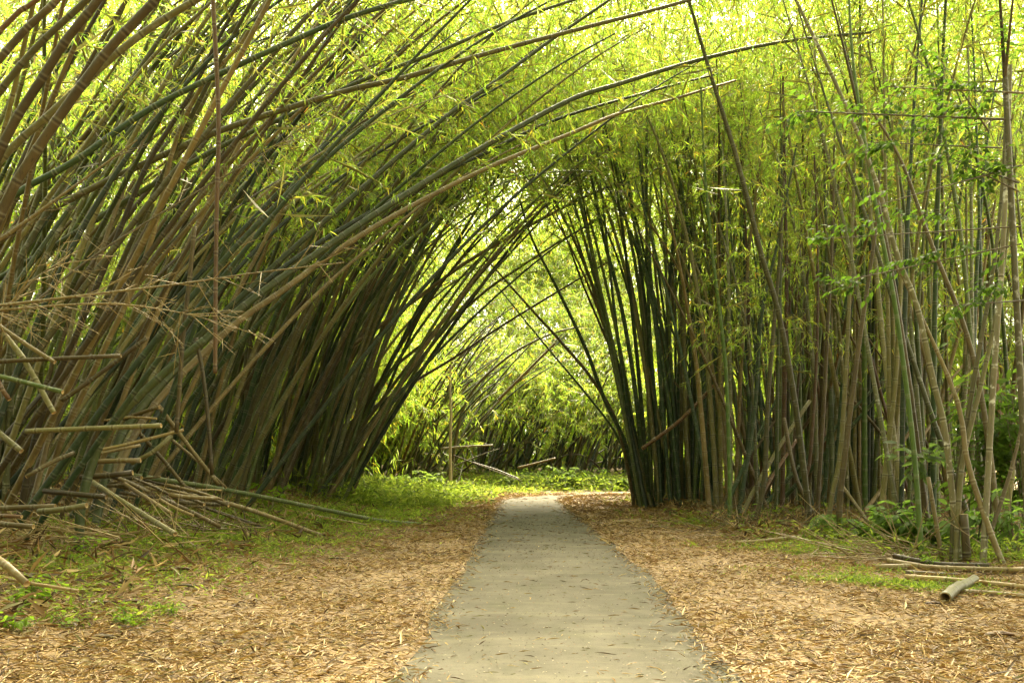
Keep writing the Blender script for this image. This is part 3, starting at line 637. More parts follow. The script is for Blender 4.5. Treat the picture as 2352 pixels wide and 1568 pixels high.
def dead_branch(pts, Y0, Y1, r, lab, n=24, ln=.8):
    pp = traced(pts, Y0, Y1, n=50)
    o = pole('dead_branch', pp, r, r * .35, 'tan', .33, taper=1., sides=8)
    Vs, Fs, o_ = [], [], 0
    for i in range(n):
        q = U(.15, .98) * (len(pp) - 2); a = pp[int(q)]; T = nz(pp[int(q) + 1] - pp[int(q)])
        d = nz(T * U(.4, 1) + R.normal(0, .6, 3) + np.array([0, 0, -.1])); L_ = U(.3, 1) * ln
        for (aa, dd, ll, rr) in [(a, d, L_, .006), (a + d * L_ * .5, nz(d + R.normal(0, .5, 3)), L_ * .5, .004), (a + d * L_ * .7, nz(d + R.normal(0, .5, 3)), L_ * .4, .004)]:
            path = np.array([aa, aa + dd * ll * .5 + R.normal(0, .02, 3), aa + dd * ll - np.array([0, 0, .08 * ll])])
            V, F, *_ = rings(path, rr, rr * .4, 9, sides=4)
            Vs.append(V); Fs.append(F + o_); o_ += len(V)
    V = np.concatenate(Vs) - pp[0]; z = np.zeros(len(V))
    link('twigs', mesh('twigs', V, np.concatenate(Fs), [M['straw']], {'node': z, 'cut': z}), o)
    tag(o, lab, 'dead branch'); return o
dead_branch([(-80,705),(0,701),(195,678),(412,652),(600,625),(790,603)], 11, 12.5, .018, 'long thin tan dead branch running level across the left clump')
dead_branch([(-60,718),(0,712),(225,697),(356,708),(450,726),(540,752)], 11.5, 12.5, .015, 'thin tan dead branch drooping below the long level one')
dead_branch([(-120,860),(0,761),(210,592),(450,442),(577,371),(712,281)], 12, 15, .018, 'long brown dead branch climbing steeply over the left culms')
dead_branch([(-40,575),(0,551),(120,465),(315,322)], 12.5, 13, .026, 'pale tan bare branch slanting up through the left clump', 20, .5)
dead_branch([(-40,690),(0,717),(80,640),(160,590)], 11.5, 12, .016, 'forked tan dead branch at the left edge', 24)

def brush(u, v, Y, n, w, lab):
    b0 = P(u, v, Y); b0[2] = gz([b0[0]], [b0[1]])[0]; Vs, Fs, o_ = [], [], 0
    for i in range(n):
        a = b0 + np.array([N(0, w), N(0, .5), U(0, .12)]); d = nz(np.array([N(-.5, .9), N(-.2, .5), U(.05, .9)])); L_ = U(.5, 1.6)
        path = np.array([a, a + d * L_ * .5 + N(0, .03, 3), a + d * L_ - np.array([0, 0, .12 * L_])])
        V, F, *_ = rings(path, U(.006, .012), .003, 9, sides=4); Vs.append(V); Fs.append(F + o_); o_ += len(V)
    V = np.concatenate(Vs); z = np.zeros(len(V))
    o = link('brushwood', mesh('brushwood', V - b0, np.concatenate(Fs), [M['straw']], {'node': z, 'cut': z}), None, b0)
    return tag(o, lab, 'brushwood', kind='stuff')
brush(1775, 1205, 22, 110, 1.1, 'heap of dry straw twigs at the foot of the right thicket')
brush(2090, 1262, 15.5, 80, .6, 'smaller heap of dry twigs behind the fallen poles on the right')
brush(330, 1120, 17, 110, 1.3, 'dry twigs tangled over the heap of fallen poles on the left')
brush(60, 1150, 14, 110, 1.2, 'dry thin twigs tangled at the near left clump foot')
# ------------------------------------------------------------------ labels of the clump culms
from collections import defaultdict
ORD = ['first', 'second', 'third', 'fourth', 'fifth', 'sixth', 'seventh', 'eighth', 'ninth', 'tenth', 'eleventh', 'twelfth', 'thirteenth', 'fourteenth', 'fifteenth',
       'sixteenth', 'seventeenth', 'eighteenth', 'nineteenth', 'twentieth'] + ['%dth' % i for i in range(21, 99)]
by = defaultdict(list)
for c in culms:
    if c[4] is None: by[(c[2], c[1])].append(c)
    else: tag(c[0], group='standing culms that stand out from the clumps')
for (key, mt), cs in by.items():
    cs.sort(key=lambda c: c[3])
    for i, c in enumerate(cs):
        if len(cs) == 1: lab = 'only %s culm in the %s' % (WORD[mt], key)
        else: lab = '%s %s culm from the left in the %s' % (ORD[i], WORD[mt], key)
        tag(c[0], lab, 'bamboo culm', 'culms of the ' + key)

# ------------------------------------------------------------------ bamboo foliage masses
def foliage(name, parts, label):
    V, F, c = join(parts)
    tag(link(name, mesh(name, V, F, [M['leaf']], cols=c)), label, 'foliage', kind='stuff')
def mass(n, cf_, per, spread, S, k, L, W, bias=(0, 0, -.1), wts=None, cut=None):
    A = clustered(n, cf_, per, spread)
    A[:, 2] = np.maximum(A[:, 2], .4 + gz(A[:, 0], A[:, 1]))
    if cut is not None: A = A[cut(A)]
    return sprays(A, rand_dir(len(A), bias), R.uniform(.6, 1.25, len(A)) * S, k, L, W, wts)
arch_z = lambda x, y: 10.8 - np.where(x > 0, .012, .050) * x * x + .22 * np.maximum(0, y - 29) + 1.6 * sst((x - 3) / 4) * (1 - sst((y - 29) / 8))
def canopy_c(m):
    x = U(-15, 15, m); y = U(18.5, 50, m)
    return np.stack([x, y, np.maximum(arch_z(x, y), 2.5) + 1.2 + R.gamma(1.6, .9, m)], 1)
def canopy_low(m):
    x = U(-13, 4, m); y = U(26, 46, m)
    return np.stack([x, y, np.maximum(arch_z(x, y), 2.5) - .3 + R.gamma(1.5, .6, m)], 1)
above = lambda A: A[:, 2] > np.maximum(arch_z(A[:, 0], A[:, 1]), 2.2)
def canopy_back(m):  # grove carried on unseen over the camera, put in to dim the foreground
    x = U(-16, 16, m); y = U(-22, 16, m)
    return np.stack([x, y, np.maximum(arch_z(x, y), 3) + 2.6 + R.gamma(1.6, 1., m)], 1)
PALE = (.22, .30, .26, .02, .05, .01, .16)  # lighter mix for far leaves: the gap's glow put into leaf colour
YEL = (.26, .30, .22, .09, .08, .01, .04)
foliage('bamboo_canopy', [mass(35000, canopy_c, 24, (1.3, 1.3, .5), .85, 13, .20, .026, cut=above), mass(4500, canopy_low, 24, (1.1, 1.1, .7), .8, 13, .20, .028), mass(23000, box((-34, 43, 12.5), (34, 53, 29)), 24, (1.6, 1.4, 1.), 1.2, 13, .34, .045, wts=YEL), mass(13000, canopy_back, 24, (1.4, 1.4, .5), 1.1, 13, .34, .05), mass(9000, box((-26, -8, .5), (-11, 12, 13)), 24, (1.4, 1.4, .9), 1.1, 13, .34, .05), mass(3000, box((10, -8, 4), (24, 18, 12)), 24, (1.4, 1.4, .9), 1.1, 13, .34, .05), mass(6000, box((-30, -34, 0), (30, -24, 15)), 24, (1.8, 1.8, 1.4), 1.6, 13, .6, .1)], 'yellow-green bamboo leaf canopy arching over the road')  # masses left of and behind the camera: unseen, added to cut frontal light
foliage('left_bamboo_foliage', [mass(18500, box((-32, 20, 1), (-11, 50, 20)), 20, (1.2, 1.2, .8), 1.1, 13, .30, .04),
    mass(6000, box((-44, 46, 0), (-9, 58, 6)), 20, (1.3, 1.2, .8), 1.3, 13, .5, .08), mass(3500, box((-12, 38, 3), (-6, 54, 11)), 20, (1.1, 1.1, .8), 1.1, 13, .32, .042, wts=YEL)], 'bamboo foliage filling the gaps behind the left clumps')
foliage('right_bamboo_foliage', [mass(17000, box((7, 37, 5), (38, 54, 19)), 20, (1.2, 1.2, .8), 1.1, 13, .30, .04),
    mass(800, box((4.6, 22, 4.6), (14, 32, 8.5)), 16, (.7, .7, .5), .8, 12, .19, .026, wts=YEL), mass(2800, box((5.5, 28, 6.5), (20, 38, 13)), 20, (1., 1., .7), .9, 13, .22, .03, wts=YEL),
    mass(6500, box((8, 42, .5), (42, 56, 8)), 20, (1.2, 1.2, .8), 1.2, 13, .45, .07)], 'bamboo foliage hanging among the right-hand culms')
def far_slope(m):
    y = 59 + 22 * U(0, 1, m) ** .8; x = U(-1, 1, m) * (13 + (y - 59) * .9)
    return np.stack([x, y, 4.6 + (y - 59) * .62 + .02 * x * x * 0 + 1.1 * N(0, 1, m)], 1)
foliage('far_bamboo_foliage', [mass(25000, far_slope, 24, (1.5, .8, .6), 1.2, 13, .34, .045, wts=PALE), mass(14000, box((-44, 94, 0), (44, 101, 29)), 24, (2.5, 1.2, 1.6), 2.0, 13, .7, .12, wts=YEL),
    mass(9000, box((-26, 74, .2), (30, 86, 8)), 22, (1.6, 1.5, .9), 1.4, 13, .55, .09), mass(5000, box((-70, 90, 0), (80, 110, 9)), 24, (2.5, 2.5, 1.6), 2.2, 13, .8, .15),
    mass(4500, box((-18, 82, 16), (20, 86, 32)), 24, (2., 1., 1.3), 1.5, 13, .46, .068, wts=PALE),
    mass(5000, box((-15, 51, 3.2), (-5.4, 60, 7.5)), 20, (1.2, 1.2, .7), 1.1, 13, .34, .045, wts=YEL)], 'bright bamboo foliage wall beyond the road bend')

# ------------------------------------------------------------------ dry leaf litter
LIT = np.array([[.305, .195, .066], [.39, .275, .112], [.205, .112, .036], [.08, .045, .018], [.18, .16, .05], [.48, .385, .20]])
def litter(n, ylo, yhi, xlo, xhi, sc=1., onroad=False):
    y = np.exp(U(math.log(ylo), math.log(yhi), n)); x = U(xlo, xhi, n) * np.minimum(1, .35 + y / 16)
    d = road_d(x, y) + R.normal(0, .05, n)
    keep = (d < -.04) if onroad else (d > -.02 - .32 * U(0, 1, n) ** 4)
    dens = (1 - .55 * sst((-x - 4.2) / 2.5) * sst((y - 10) / 5)) * np.clip(.82 + .20 * (np.sin(x * 2.1 + np.sin(y * 1.1) * 2) + np.sin(y * 1.7 + np.sin(x * 1.9) * 2)), .25, 1)
    if not onroad: keep &= U(0, 1, n) < dens
    x, y = x[keep], y[keep]; n = len(x)
    z = gz(x, y); z = np.where(road_d(x, y) < 0, .018, z) + U(.003, .035, n) * (0.25 if onroad else 1.3)
    an = U(0, 2 * math.pi, n); tl = R.normal(0, .05 if onroad else .30, n)
    d = np.stack([np.cos(an), np.sin(an), tl], 1); up = nz(np.array([0, 0, 1.]) + R.normal(0, .12 if onroad else .35, (n, 3)))
    s = np.maximum(1, y / 15.) * sc
    L = R.uniform(.04, .145, n) * s * (R.uniform(.5, 2.2, n) if onroad else 1); W = R.uniform(.007, .016, n) * s
    w = np.array([.30, .19, .23, .17, .05, .06]) if not onroad else np.array([.3, .12, .2, .15, .2, .03])
    col = LIT[R.choice(6, n, p=w / w.sum())] * U(.6, 1.1, (n, 1))
    return blades(np.stack([x, y, z], 1), d, up, L, W, col, fold=.3)
n = 9000; x = U(-11, -4.2, n); y = U(9, 30, n); rs = np.arange(n) > 5200; x = np.where(rs, 4.2 + 3.6 * U(0, 1, n), x); y = np.where(rs, U(19, 36.5, n), y); z = gz(x, y) + U(0, 1, n) ** 2 * np.where(rs, .3, .16)
tat = blades(np.stack([x, y, z], 1), nz(np.stack([N(0, 1, n), N(0, 1, n), N(.1, .5, n)], 1)), nz(N(0, 1, (n, 3)) + [0, 0, 1]), U(.12, .42, n), U(.02, .055, n), LIT[R.integers(0, 5, n)] * U(.5, 1.1, (n, 1)), fold=.5)

# ------------------------------------------------------------------ low green plants
GC = np.array([[.115, .165, .03], [.15, .20, .04], [.19, .22, .055], [.085, .13, .03]])
def specks(n):
    y = np.exp(U(math.log(4.2), math.log(30), n)); x = U(-1.3, 1.9, n); k = road_d(x, y) < -.03; x, y = x[k], y[k]; n = len(x); an = U(0, 6.3, n); s = np.maximum(1, y / 12)
    return blades(np.stack([x, y, np.full(n, .0185)], 1), np.stack([np.cos(an), np.sin(an), N(0, .1, n)], 1), nz(np.array([0, 0, 1.]) + N(0, .1, (n, 3))), U(.012, .035, n) * s, U(.008, .016, n) * s, np.array([[.10, .085, .055], [.045, .04, .025], [.26, .23, .16], [.15, .09, .045]])[R.integers(0, 4, n)])
def herbs(u, v, Y, ru, rY, n, h, L, W, shape='blade', tone=1., ang=.9):
    y = Y + R.normal(0, 1, n) * rY; x = (u - HU) * Y / FW + R.normal(0, 1, n) * ru
    ok = (road_d(x, y) > .1) & (U(0, 1, n) < np.clip(.55 + .3 * (np.sin(x * 3.3 + np.sin(y * 2.1) * 2) + np.sin(y * 2.7 + np.sin(x * 2.9) * 2)), .08, 1)); x, y = x[ok], y[ok]; n = len(x)
    z = gz(x, y) + U(.0, 1, n) ** 1.6 * h
    d = nz(np.stack([N(0, 1, n), N(0, 1, n), U(-.1, ang, n)], 1)); up = nz(np.array([0, 0, 1.]) + R.normal(0, .4, (n, 3)))
    col = GC[R.integers(0, 4, n)] * U(.7, 1.3, (n, 1)) * tone
    s = U(.6, 1.3, n)
    return blades(np.stack([x, y, z], 1), d, up, L * s, W * s, col, shape=shape)
V, F, c = join([tat, specks(5000), litter(360000, 4.2, 50, -13, 13), litter(50000, 4.2, 18, -9, 9, 1.25), litter(1300, 4.2, 45, -2, 2, .75, True), litter(9000, 8, 24, -14, -3.6, 2.0), litter(2500, 6, 22, -9, 10, 2.0)])
tag(link('leaf_litter', mesh('leaf_litter', V, F, [M['litter']], cols=c)), 'dry tan bamboo leaf litter covering both road verges', 'leaf litter', kind='stuff')
parts = [herbs(830, 1195, 28, 1.2, 2.2, 9000, .14, .13, .034, tone=1.3), herbs(560, 1235, 20.5, 1.3, 1.8, 7000, .09, .11, .03, tone=1.35), herbs(430, 1240, 17, 1.1, 1.2, 5000, .09, .10, .028, tone=1.35), herbs(700, 1205, 25, 1.1, 1.8, 6000, .10, .12, .032, tone=1.35), herbs(180, 1330, 11.5, .8, .9, 2200, .08, .08, .024, tone=1.3)]
for (u, v, Y, ru, rY, n, h, L, W) in [
    (560, 1240, 20, 1.1, 1.7, 12000, .10, .09, .022), (400, 1250, 16.5, 1.0, 1.2, 9000, .10, .08, .022), (660, 1215, 24, 1.1, 1.8, 9000, .12, .11, .026),
    (300, 1300, 13, .8, 1.0, 2200, .10, .08, .024), (130, 1290, 12, .8, 1.0, 1400, .12, .09, .028), (60, 1380, 9.3, .5, .6, 500, .12, .09, .028),
    (250, 1200, 16, 1.2, 1., 1500, .2, .1, .03), (340, 1395, 9.8, .22, .12, 160, .12, .08, .024), (310, 1425, 9.2, .1, .1, 90, .14, .08, .024),
    (2060, 1352, 12.3, .5, .35, 5500, .05, .06, .02), (2180, 1368, 11.8, .35, .25, 1200, .05, .06, .02), (1900, 1262, 17.5, .9, .6, 4500, .06, .08, .02),
    (1650, 1210, 24.5, .7, 1.2, 2400, .07, .10, .024), (1850, 1320, 13.8, .5, .4, 500, .05, .06, .02), (2000, 1310, 14, .7, .6, 900, .05, .07, .02),
    (1960, 1230, 19, .8, .5, 900, .2, .12, .035), (2330, 1295, 14, .4, .5, 350, .3, .16, .022), (2200, 1260, 16, 1.2, .7, 1200, .3, .14, .04), (1500, 1150, 38, .8, 1.5, 900, .1, .14, .035), (1720, 1200, 25, 1.2, .5, 1400, .35, .15, .05), (1930, 1225, 20, 1.0, .5, 1400, .35, .13, .045), (2100, 1250, 17, .8, .5, 1400, .35, .12, .045), (2260, 1290, 14.5, .5, .4, 900, .25, .10, .035)]:
    parts.append(herbs(u, v, Y, ru, rY, n, h, L, W))
V, F, c = join(parts)
tag(link('ground_cover', mesh('ground_cover', V, F, [M['broad']], cols=c)), 'low green weeds growing through the litter on both banks', 'weeds', kind='stuff')
parts = [herbs(900, 1130, 38, 1.5, 3.5, 12000, .75, .26, .06), herbs(860, 1150, 33, 1.0, 1.5, 3000, .5, .24, .055), herbs(1010, 1130, 42, 1.0, 3., 5000, .3, .22, .05), herbs(980, 1160, 34, .6, 1.4, 2400, .35, .22, .03, tone=.7),
         herbs(1060, 1110, 53, 2.2, 3., 7000, .3, .26, .06, tone=1.15), herbs(1250, 1110, 57, 2.2, 1.6, 6000, .8, .30, .07), herbs(1400, 1110, 56, 2., 1.6, 4200, .7, .30, .07, tone=.9), herbs(1130, 1100, 62, 3, 4, 5000, .4, .32, .06)]
V, F, c = join(parts); c = c * .95
tag(link('undergrowth', mesh('undergrowth', V, F, [M['broad']], cols=c)), 'bright leafy undergrowth around the road bend', 'undergrowth', kind='stuff')
# dry straw grass on the far bank
n = 5000; x = N(-2.2, 1.6, n); y = N(58, 3, n); z = gz(x, y)
V, F, c = blades(np.stack([x, y, z], 1), nz(np.stack([N(0, 1, n), N(0, 1, n), U(.2, 1.2, n)], 1)), nz(N(0, 1, (n, 3))), U(.2, .5, n), .03, LIT[R.integers(0, 3, n)])
ok = np.repeat(road_d(x, y) > .2, 4)
fk = ok[F].all(1)
tag(link('dry_grass', mesh('dry_grass', V, F[fk], [M['litter']], cols=c)), 'dry straw grass patch on the far bank by the pale trunk', 'dry grass', kind='stuff')

# ------------------------------------------------------------------ broad-leaved plants
def broad_sprig(A, D, n, L, W, tone=(.05, .10, .022), droop=.4, spread=.75):
    """paired oval leaves along a stem segment A -> A + D"""
    A = np.asarray(A); D = np.asarray(D); t = np.linspace(.15, 1, n); sgn = np.where(np.arange(n) % 2, 1, -1)
    T = nz(D); side = nz(np.cross(T, [0, 0, 1.]) + 1e-6)
    ld = nz(T * .6 + side * (sgn * spread)[:, None] + R.normal(0, .22, (n, 3)) + np.array([0, 0, -droop]) * U(.3, 1.3, (n, 1)))
    up = nz(np.array([0, 0, 1.]) + R.normal(0, .35, (n, 3)))
    col = np.array(tone) * U(.7, 1.35, (n, 1))
    return blades(A + D * t[:, None], ld, up, U(.75, 1.2, n) * L, U(.8, 1.15, n) * W, col, fold=.18, shape='broad')
def tube_part(name, paths, r, mat, parent, r1=None):
    Vs, Fs, o_ = [], [], 0
    for p in paths:
        V, F, *_ = rings(p, r, (r1 or r * .35), 99, sides=7, taper=1.); Vs.append(V); Fs.append(F + o_); o_ += len(V)
    V = np.concatenate(Vs); z = np.zeros(len(V))
    return link(name, mesh(name, V - np.array(parent.location), np.concatenate(Fs), [M[mat]], {'node': z, 'cut': z}, smooth=True), parent)
def empty(name, loc, label, cat, group=None):
    o = link(name, None, None, loc); o.empty_display_size = .2
    return tag(o, label, cat, group)
def leaf_part(name, parts, parent):
    V, F, c = join(parts)
    return link(name, mesh(name, V - np.array(parent.location), F, [M['broad']], cols=c), parent)

# tree at the right edge
tb = P(2368, 1330, 12.4); tb[2] = gz([tb[0]], [tb[1]])[0]
tree = empty('broadleaf_tree', tb, 'slender broad-leaved tree leaning in from the right edge with forked trunk', 'tree')
tp = traced([(2368,1330),(2362,900),(2348,588),(2335,375),(2327,319),(2312,225),(2308,180)], 12.4, 12.4); tp[0] = tb
trunk = tube_part('trunk', [tp], .046, 'lichen', tree, .036)
BR = [([(2308,180),(2303,100),(2290,0),(2280,-120)], .026, 5), ([(2308,180),(2322,110),(2335,0),(2345,-120)], .022, 5),
      ([(2350,214),(2240,200),(2125,191),(2040,200)], .014, 20), ([(2322,275),(2256,259),(2130,250),(2012,244),(1881,259),(1815,270)], .016, 34),
      ([(2270,300),(2200,235),(2150,130)], .012, 10), ([(2300,340),(2230,300),(2120,300),(2000,320)], .012, 26), ([(2340,420),(2270,400),(2200,380)], .012, 14),
      ([(2345,560),(2331,577),(2248,566),(2160,578),(2087,596),(1975,637),(1880,662)], .014, 26), ([(2345,380),(2260,367),(2170,376),(2087,405),(2040,450),(2005,491)], .012, 4),
      ([(2340,440),(2300,390),(2240,345),(2160,340)], .011, 18), ([(2345,520),(2200,500),(2060,500),(1940,520),(1880,560)], .011, 20), ([(2350,690),(2300,660),(2230,680),(2150,710)], .011, 14)]
lv = []
for pts, r, nl in BR:
    bp_ = traced(pts, 12.4, 12.4 - U(0, 1.2)); wv = np.linspace(0, 1, len(bp_)); bp_[:, 2] += .05 * np.sin(wv * 9 + U(0, 6)) * wv + .03 * np.sin(wv * 23 + U(0, 6)) * wv; bp_[:, 1] += .1 * np.sin(wv * 7 + U(0, 6)) * wv; tube_part('branch', [bp_], r, 'bark', tree)
    for q in range(nl):
        i = int(U(.15, .97) * (len(bp_) - 2)); D = nz(bp_[i + 1] - bp_[i]) * .35 + R.normal(0, .14, 3) + np.array([0, 0, -.04])
        lv.append(broad_sprig(bp_[i], D * U(.6, 1.4), 8, .10, .048, (.048, .092, .017)))
leaf_part('foliage', lv, tree)

def shrub(name, u, v, Y, h, n, L, W, label, cat, spread=.5, tone=(.11, .18, .05), nl=7, stem_r=.012, group=None):
    b0 = P(u, v, Y); b0[2] = gz([b0[0]], [b0[1]])[0]
    o = empty(name, b0, label, cat, group); paths, lv = [], []
    for i in range(n):
        d = nz(np.array([N(0, spread), N(0, spread), 1])); e = b0 + d * h * U(.5, 1)
        p = spline([b0, b0 + d * h * .3 + N(0, .02, 3), e], 10); paths.append(p)
        for q in range(3):
            a = p[int(U(.35, .95) * (len(p) - 1))]
            lv.append(broad_sprig(a, (nz(N(0, 1, 3) * np.array([1, 1, .3]) + d * .4)) * U(.2, .45) * max(.5, h * .5), nl, L, W, tone))
    tube_part('stem', paths, stem_r, 'bark', o); leaf_part('foliage', lv, o); return o
shrub('broadleaf_shrub', 2075, 1235, 17, 1.05, 14, .20, .10, 'broad-leaved green shrub behind the vivid green culm', 'shrub', .75)
shrub('broadleaf_shrub', 2130, 1240, 16.5, 1.0, 10, .24, .12, 'broad-leaved shrub right of the vivid green culm', 'shrub', .6)
shrub('broadleaf_shrub', 2010, 1228, 18.5, .7, 10, .17, .085, 'low broad-leaved shrub right of the fern behind the straw pole', 'shrub', .8)
shrub('broadleaf_shrub', 2240, 1275, 15.5, .9, 11, .2, .09, 'broad-leaved shrub between the two parallel olive culms and the rotten stump', 'shrub', .7)
shrub('leafy_shrub', 2330, 1290, 15, 1.3, 9, .22, .06, 'narrow-leaved shrub at the right edge beyond the fallen poles', 'shrub', .5)
shrub('leafy_shrub', 2270, 1225, 18.5, 4.3, 24, .30, .085, 'tall dark leafy shrub climbing among the culms near the right edge', 'shrub', .17, (.075, .13, .03), 9)
shrub('leafy_shrub', 2360, 1225, 18, 3.6, 20, .30, .085, 'dark leafy shrub at the right edge below the tree', 'shrub', .2, (.065, .115, .028), 9)
# sapling with long compound leaves
b0 = P(2120, 1200, 16.5); b0[2] = gz([b0[0]], [b0[1]])[0]
sap = empty('compound_leaf_sapling', b0, 'sapling with long paired leaflets spreading at mid height on the right', 'sapling')
topp = P(2110, 1050, 16.3); st = spline([b0, (b0 + topp) / 2 + [.05, 0, 0], topp], 12); tube_part('stem', [st], .014, 'bark', sap)
lv, pa = [], []
for dx, dz in [(-.55, .05), (.45, .12), (-.25, -.30), (.12, -.32), (.5, -.02), (-.42, .22), (.25, .25)]:
    e = topp + np.array([dx, U(-.3, .1), dz]); p = spline([topp, (topp + e) / 2 + [0, 0, .09], e], 12); pa.append(p)
    lv.append(broad_sprig(topp, e - topp, 10, .20, .085, (.085, .13, .05), .35, 1.0))
tube_part('leaf_stalk', pa, .007, 'bark', sap); leaf_part('foliage', lv, sap)
# fern
b0 = P(1918, 1228, 19); b0[2] = gz([b0[0]], [b0[1]])[0]
fern = empty('fern', b0, 'arching fern at the foot of the three tan culms', 'fern'); pa, lv = [], []
for i in range(9):
    an = U(0, 6.28); o2 = np.array([math.cos(an), math.sin(an) * .6, 0]); L_ = U(.5, .85)
    p = spline([b0, b0 + o2 * L_ * .4 + [0, 0, .42 * L_ + .1], b0 + o2 * L_ * .95 + [0, 0, .22]], 24); pa.append(p)
    for j in range(3, len(p) - 1):
        T = nz(p[j + 1] - p[j]); sd = nz(np.cross(T, [0, 0, 1.]))
        w = .16 * math.sin(math.pi * (j / len(p)) ** .7) + .02
        lv.append(blades([p[j]] * 2, np.array([sd + T * .3, -sd + T * .3]) + [0, 0, -.2], np.array([[0, 0, 1.]] * 2), w, .028, np.array([[.09, .15, .05]] * 2)))
tube_part('stalk', pa, .005, 'bark', fern); leaf_part('frond', lv, fern)
for u, Y, h, lab in [(1165, 56, 1.0, 'small rounded shrub at the bend by the far poles'), (1225, 57, 1.5, 'rounded light green shrub beyond the middle of the bend'), (1300, 56, 1.8, 'tallest rounded shrub behind the bend'), (1372, 57, 1.3, 'rounded shrub beyond the litter mound at the bend'),
                     (1425, 55, 1.1, 'low rounded shrub beside the dense roadside clump'), (985, 47, 1.5, 'leafy rounded shrub on the left bank at the bend'), (900, 43, 1.3, 'leafy shrub in the undergrowth at the arching clump foot')]:
    shrub('rounded_shrub', u, 1100, Y, h, 26, .26, .10, lab, 'shrub', .55, (.14, .20, .06), 9)
for u, v, Y, h, n, L, W, lab in [(625, 1110, 25, 1.3, 3, .30, .13, 'broad-leaved seedling before the left arching clump'), (190, 1085, 13.2, .5, 3, .13, .06, 'small seedling at the near left clump foot'),
     (330, 1210, 14, .35, 4, .10, .05, 'low seedling under the yellow-olive pole'), (60, 1320, 10, .35, 5, .14, .06, 'leafy weed at the bottom of the left bank'), (395, 1382, 9.9, .16, 5, .07, .035, 'tiny green weed in the left litter'),
     (310, 1420, 9.2, .18, 5, .07, .035, 'tiny weed left of the similar one in the litter'), (150, 1410, 9, .2, 4, .09, .04, 'pale weed on the litter near the left edge'),
     (30, 1430, 8.5, .22, 5, .11, .05, 'weed nearest the lower left edge'), (2040, 1190, 18, .5, 6, .12, .06, 'low plant left of the broad-leaved shrub'), (1730, 1185, 25, .6, 6, .16, .08, 'pale leafy plant behind the brushwood'),
     (2150, 1290, 14.2, .25, 5, .1, .05, 'low plant beside the fallen poles on the right'), (870, 1120, 33, .8, 6, .25, .1, 'tall seedling in the undergrowth left of the bend'), (1990, 1205, 19.5, .4, 6, .12, .06, 'low plant right of the fern')]:
    shrub('seedling', u, v, Y, h, n, L * .75, W * .75, lab, 'seedling', .5, (.13, .21, .03), 5, .005)

# pale trunk at the far bend
pp = traced([(1035,1092),(1034,1020),(1036,950),(1033,880),(1036,820)], 49, 49); pp[0, 2] = gz([pp[0, 0]], [pp[0, 1]])[0] - .05
pt = pole('pale_tree', pp, .085, .05, 'grey', .9, taper=1.); pt.data.materials[0] = culm_mat('pale_bark', (.62, .55, .40), (.50, .43, .30), .3, lich_c=(.7, .65, .55))
tag(pt, 'slender pale bare trunk standing on the far bank at the bend', 'tree')

# curled dry sheaths on the litter
def sheath(u, v, Y, L, W, an, mat, lab):
    b0 = P(u, v, Y); b0[2] = gz([b0[0]], [b0[1]])[0] + .015
    nu, nv = 12, 7; s = np.linspace(0, 1, nu); a = np.linspace(-1.25, 1.25, nv)
    wd = W * (np.sin(math.pi * (.12 + .80 * s)) ** .7)
    X = np.repeat((s - .5)[:, None] * L, nv, 1); Yv = np.sin(a)[None] * wd[:, None]; Zv = (1 - np.cos(a))[None] * wd[:, None] * .8 + (.05 * np.sin(s * 5))[:, None] * W
    ca_, sa_ = math.cos(an), math.sin(an)
    V = np.stack([X * ca_ - Yv * sa_, X * sa_ + Yv * ca_, Zv], -1).reshape(-1, 3)
    ii = (np.arange(nu - 1)[:, None] * nv + np.arange(nv - 1)[None]).ravel(); F = np.stack([ii, ii + 1, ii + nv + 1, ii + nv], 1)
    z = np.zeros(len(V)); me = mesh('culm_sheath', V, F, [M[mat]], {'node': z, 'cut': z}, smooth=True)
    o = link('culm_sheath', me, None, b0); md = o.modifiers.new('thick', 'SOLIDIFY'); md.thickness = .006
    return tag(o, lab, 'sheath', 'dry sheaths on the litter')
for a in [(650, 1309, 14.5, .28, .05, .05, 'straw', 'pale tan sheath lying by the grass edge left of the road'), (422, 1363, 11.7, .32, .05, .2, 'brown', 'dark brown sheath lying below the left grass'),
          (418, 1325, 13, .30, .08, .5, 'red', 'reddish curled sheath standing at the left grass edge'), (62, 1355, 11, .28, .09, -.2, 'tan', 'broad tan sheath lying near the left edge'),
          (307, 1390, 10.6, .22, .06, .3, 'red', 'small reddish sheath left of the dark brown one'), (238, 1478, 8.5, .30, .05, .2, 'straw', 'pale sheath lying lowest on the left litter'),
          (845, 1232, 20.8, .36, .06, -.1, 'straw', 'pale tan sheath lying at the end of the longest tan pole'), (978, 1205, 25, .42, .07, .3, 'straw', 'pale sheath lying beside the left road edge'),
          (230, 1398, 10.4, .22, .06, .9, 'brown', 'brown curled sheath near the left weeds'), (2308, 1482, 8.5, .30, .06, -.15, 'red', 'dark red-brown curled sheath on the lower right litter'),
          (2150, 1406, 10.6, .22, .04, .1, 'red', 'red-brown sheath left of the hollow log'), (1800, 1287, 15.6, .2, .04, .3, 'tan', 'tan sheath on the right litter before the brushwood'),
          (770, 1280, 16, .3, .05, .4, 'tan', 'tan sheath on the litter left of the road'), (20, 1440, 9, .3, .06, .1, 'brown', 'brown sheath at the lower left edge'),
          (1720, 1252, 18.5, .3, .05, -.2, 'tan', 'tan sheath right of the road near the green strip'), (110, 1250, 13, .35, .07, .9, 'brown', 'brown sheath on the left bank under the poles')]:
    sheath(*a)

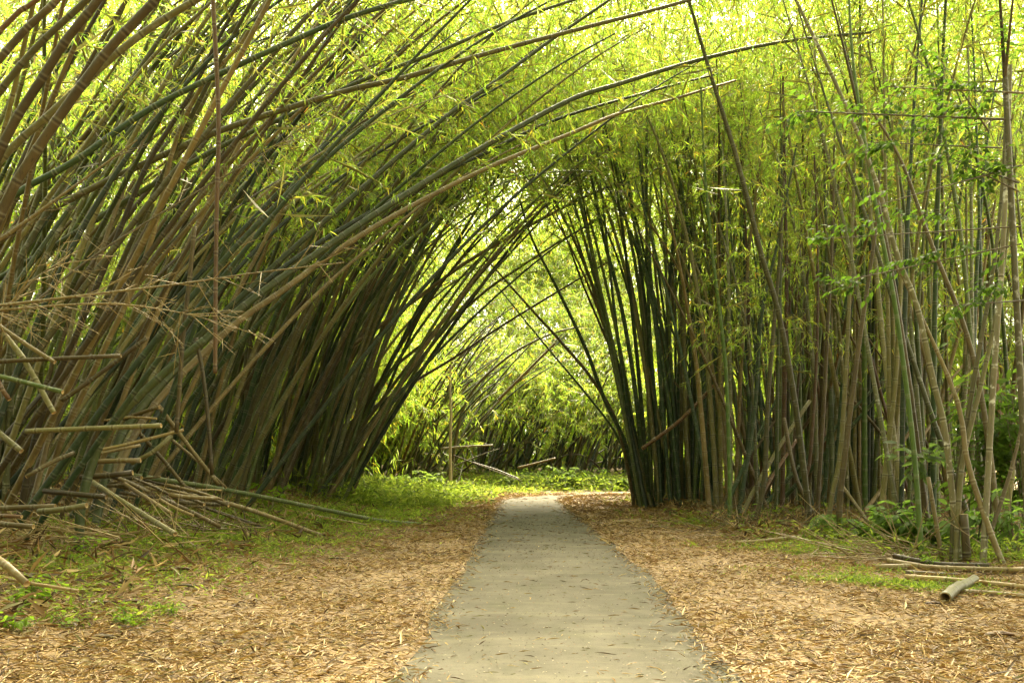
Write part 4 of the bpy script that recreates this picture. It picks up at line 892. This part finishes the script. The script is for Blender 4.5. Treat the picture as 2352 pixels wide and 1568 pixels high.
# ------------------------------------------------------------------ humid air under the trees
if HAZE > 0:
    hb = [(x, y, z) for z in (-2., 34.) for y in (-60., 140.) for x in (-90., 90.)]
    hf = [(0, 2, 3, 1), (4, 5, 7, 6), (0, 1, 5, 4), (1, 3, 7, 5), (3, 2, 6, 7), (2, 0, 4, 6)]
    hm, hnt, hout = newmat('humid_air')
    pv = nd(hnt, 'ShaderNodeVolumePrincipled', Density=HAZE); pv.inputs['Color'].default_value = (.95, .97, .85, 1); pv.inputs['Anisotropy'].default_value = .3
    hnt.links.new(pv.outputs[0], hout.inputs['Volume'])
    tag(link('haze', mesh('haze', hb, hf, [hm])), kind='stuff')

# ------------------------------------------------------------------ camera, light, sky
cam = bpy.data.cameras.new('camera'); co = link('camera', cam); co.location = (0, 0, CAMH); co.rotation_euler = (math.pi / 2, 0, 0)
cam.lens = 36; cam.sensor_width = 36; cam.sensor_fit = 'HORIZONTAL'
cam.shift_x = -(HU - FW / 2) / FW; cam.shift_y = (HV - 784) / FW; cam.clip_end = 2000; cam.clip_start = .05
sc = bpy.context.scene; sc.camera = co
EL, AZ = rad(48), rad(12)
sun = bpy.data.lights.new('sun', 'SUN'); sun.energy = 1.5; sun.angle = rad(12); sun.color = (1, .93, .80)
so = link('sun', sun); so.rotation_euler = (-(math.pi / 2 - EL), 0, -AZ)
w = bpy.data.worlds.new('World'); sc.world = w; w.use_nodes = True
nt = w.node_tree; nt.nodes.clear()
sky = nd(nt, 'ShaderNodeTexSky'); sky.sky_type = 'NISHITA'; sky.sun_disc = False; sky.sun_elevation = EL; sky.sun_rotation = AZ
sky.dust_density = 4; sky.air_density = 1
hs = nd(nt, 'ShaderNodeHueSaturation', Saturation=.12); nt.links.new(sky.outputs[0], hs.inputs['Color'])
bg = nd(nt, 'ShaderNodeBackground', Strength=.075); nt.links.new(hs.outputs[0], bg.inputs[0])
nt.links.new(bg.outputs[0], nd(nt, 'ShaderNodeOutputWorld').inputs[0])
vs = sc.view_settings; vs.view_transform = 'Standard'; vs.look = 'None'; vs.exposure = EXPOSURE; vs.gamma = 1; vs.use_white_balance = True; vs.white_balance_temperature = 8200; vs.white_balance_tint = TINT
cy = sc.cycles; cy.max_bounces = 10; cy.diffuse_bounces = 8; cy.glossy_bounces = 2; cy.transparent_max_bounces = 8
cy.caustics_reflective = False; cy.caustics_refractive = False; cy.sample_clamp_indirect = 6
print('culms individual', n_ind, 'heroes', n_hero)
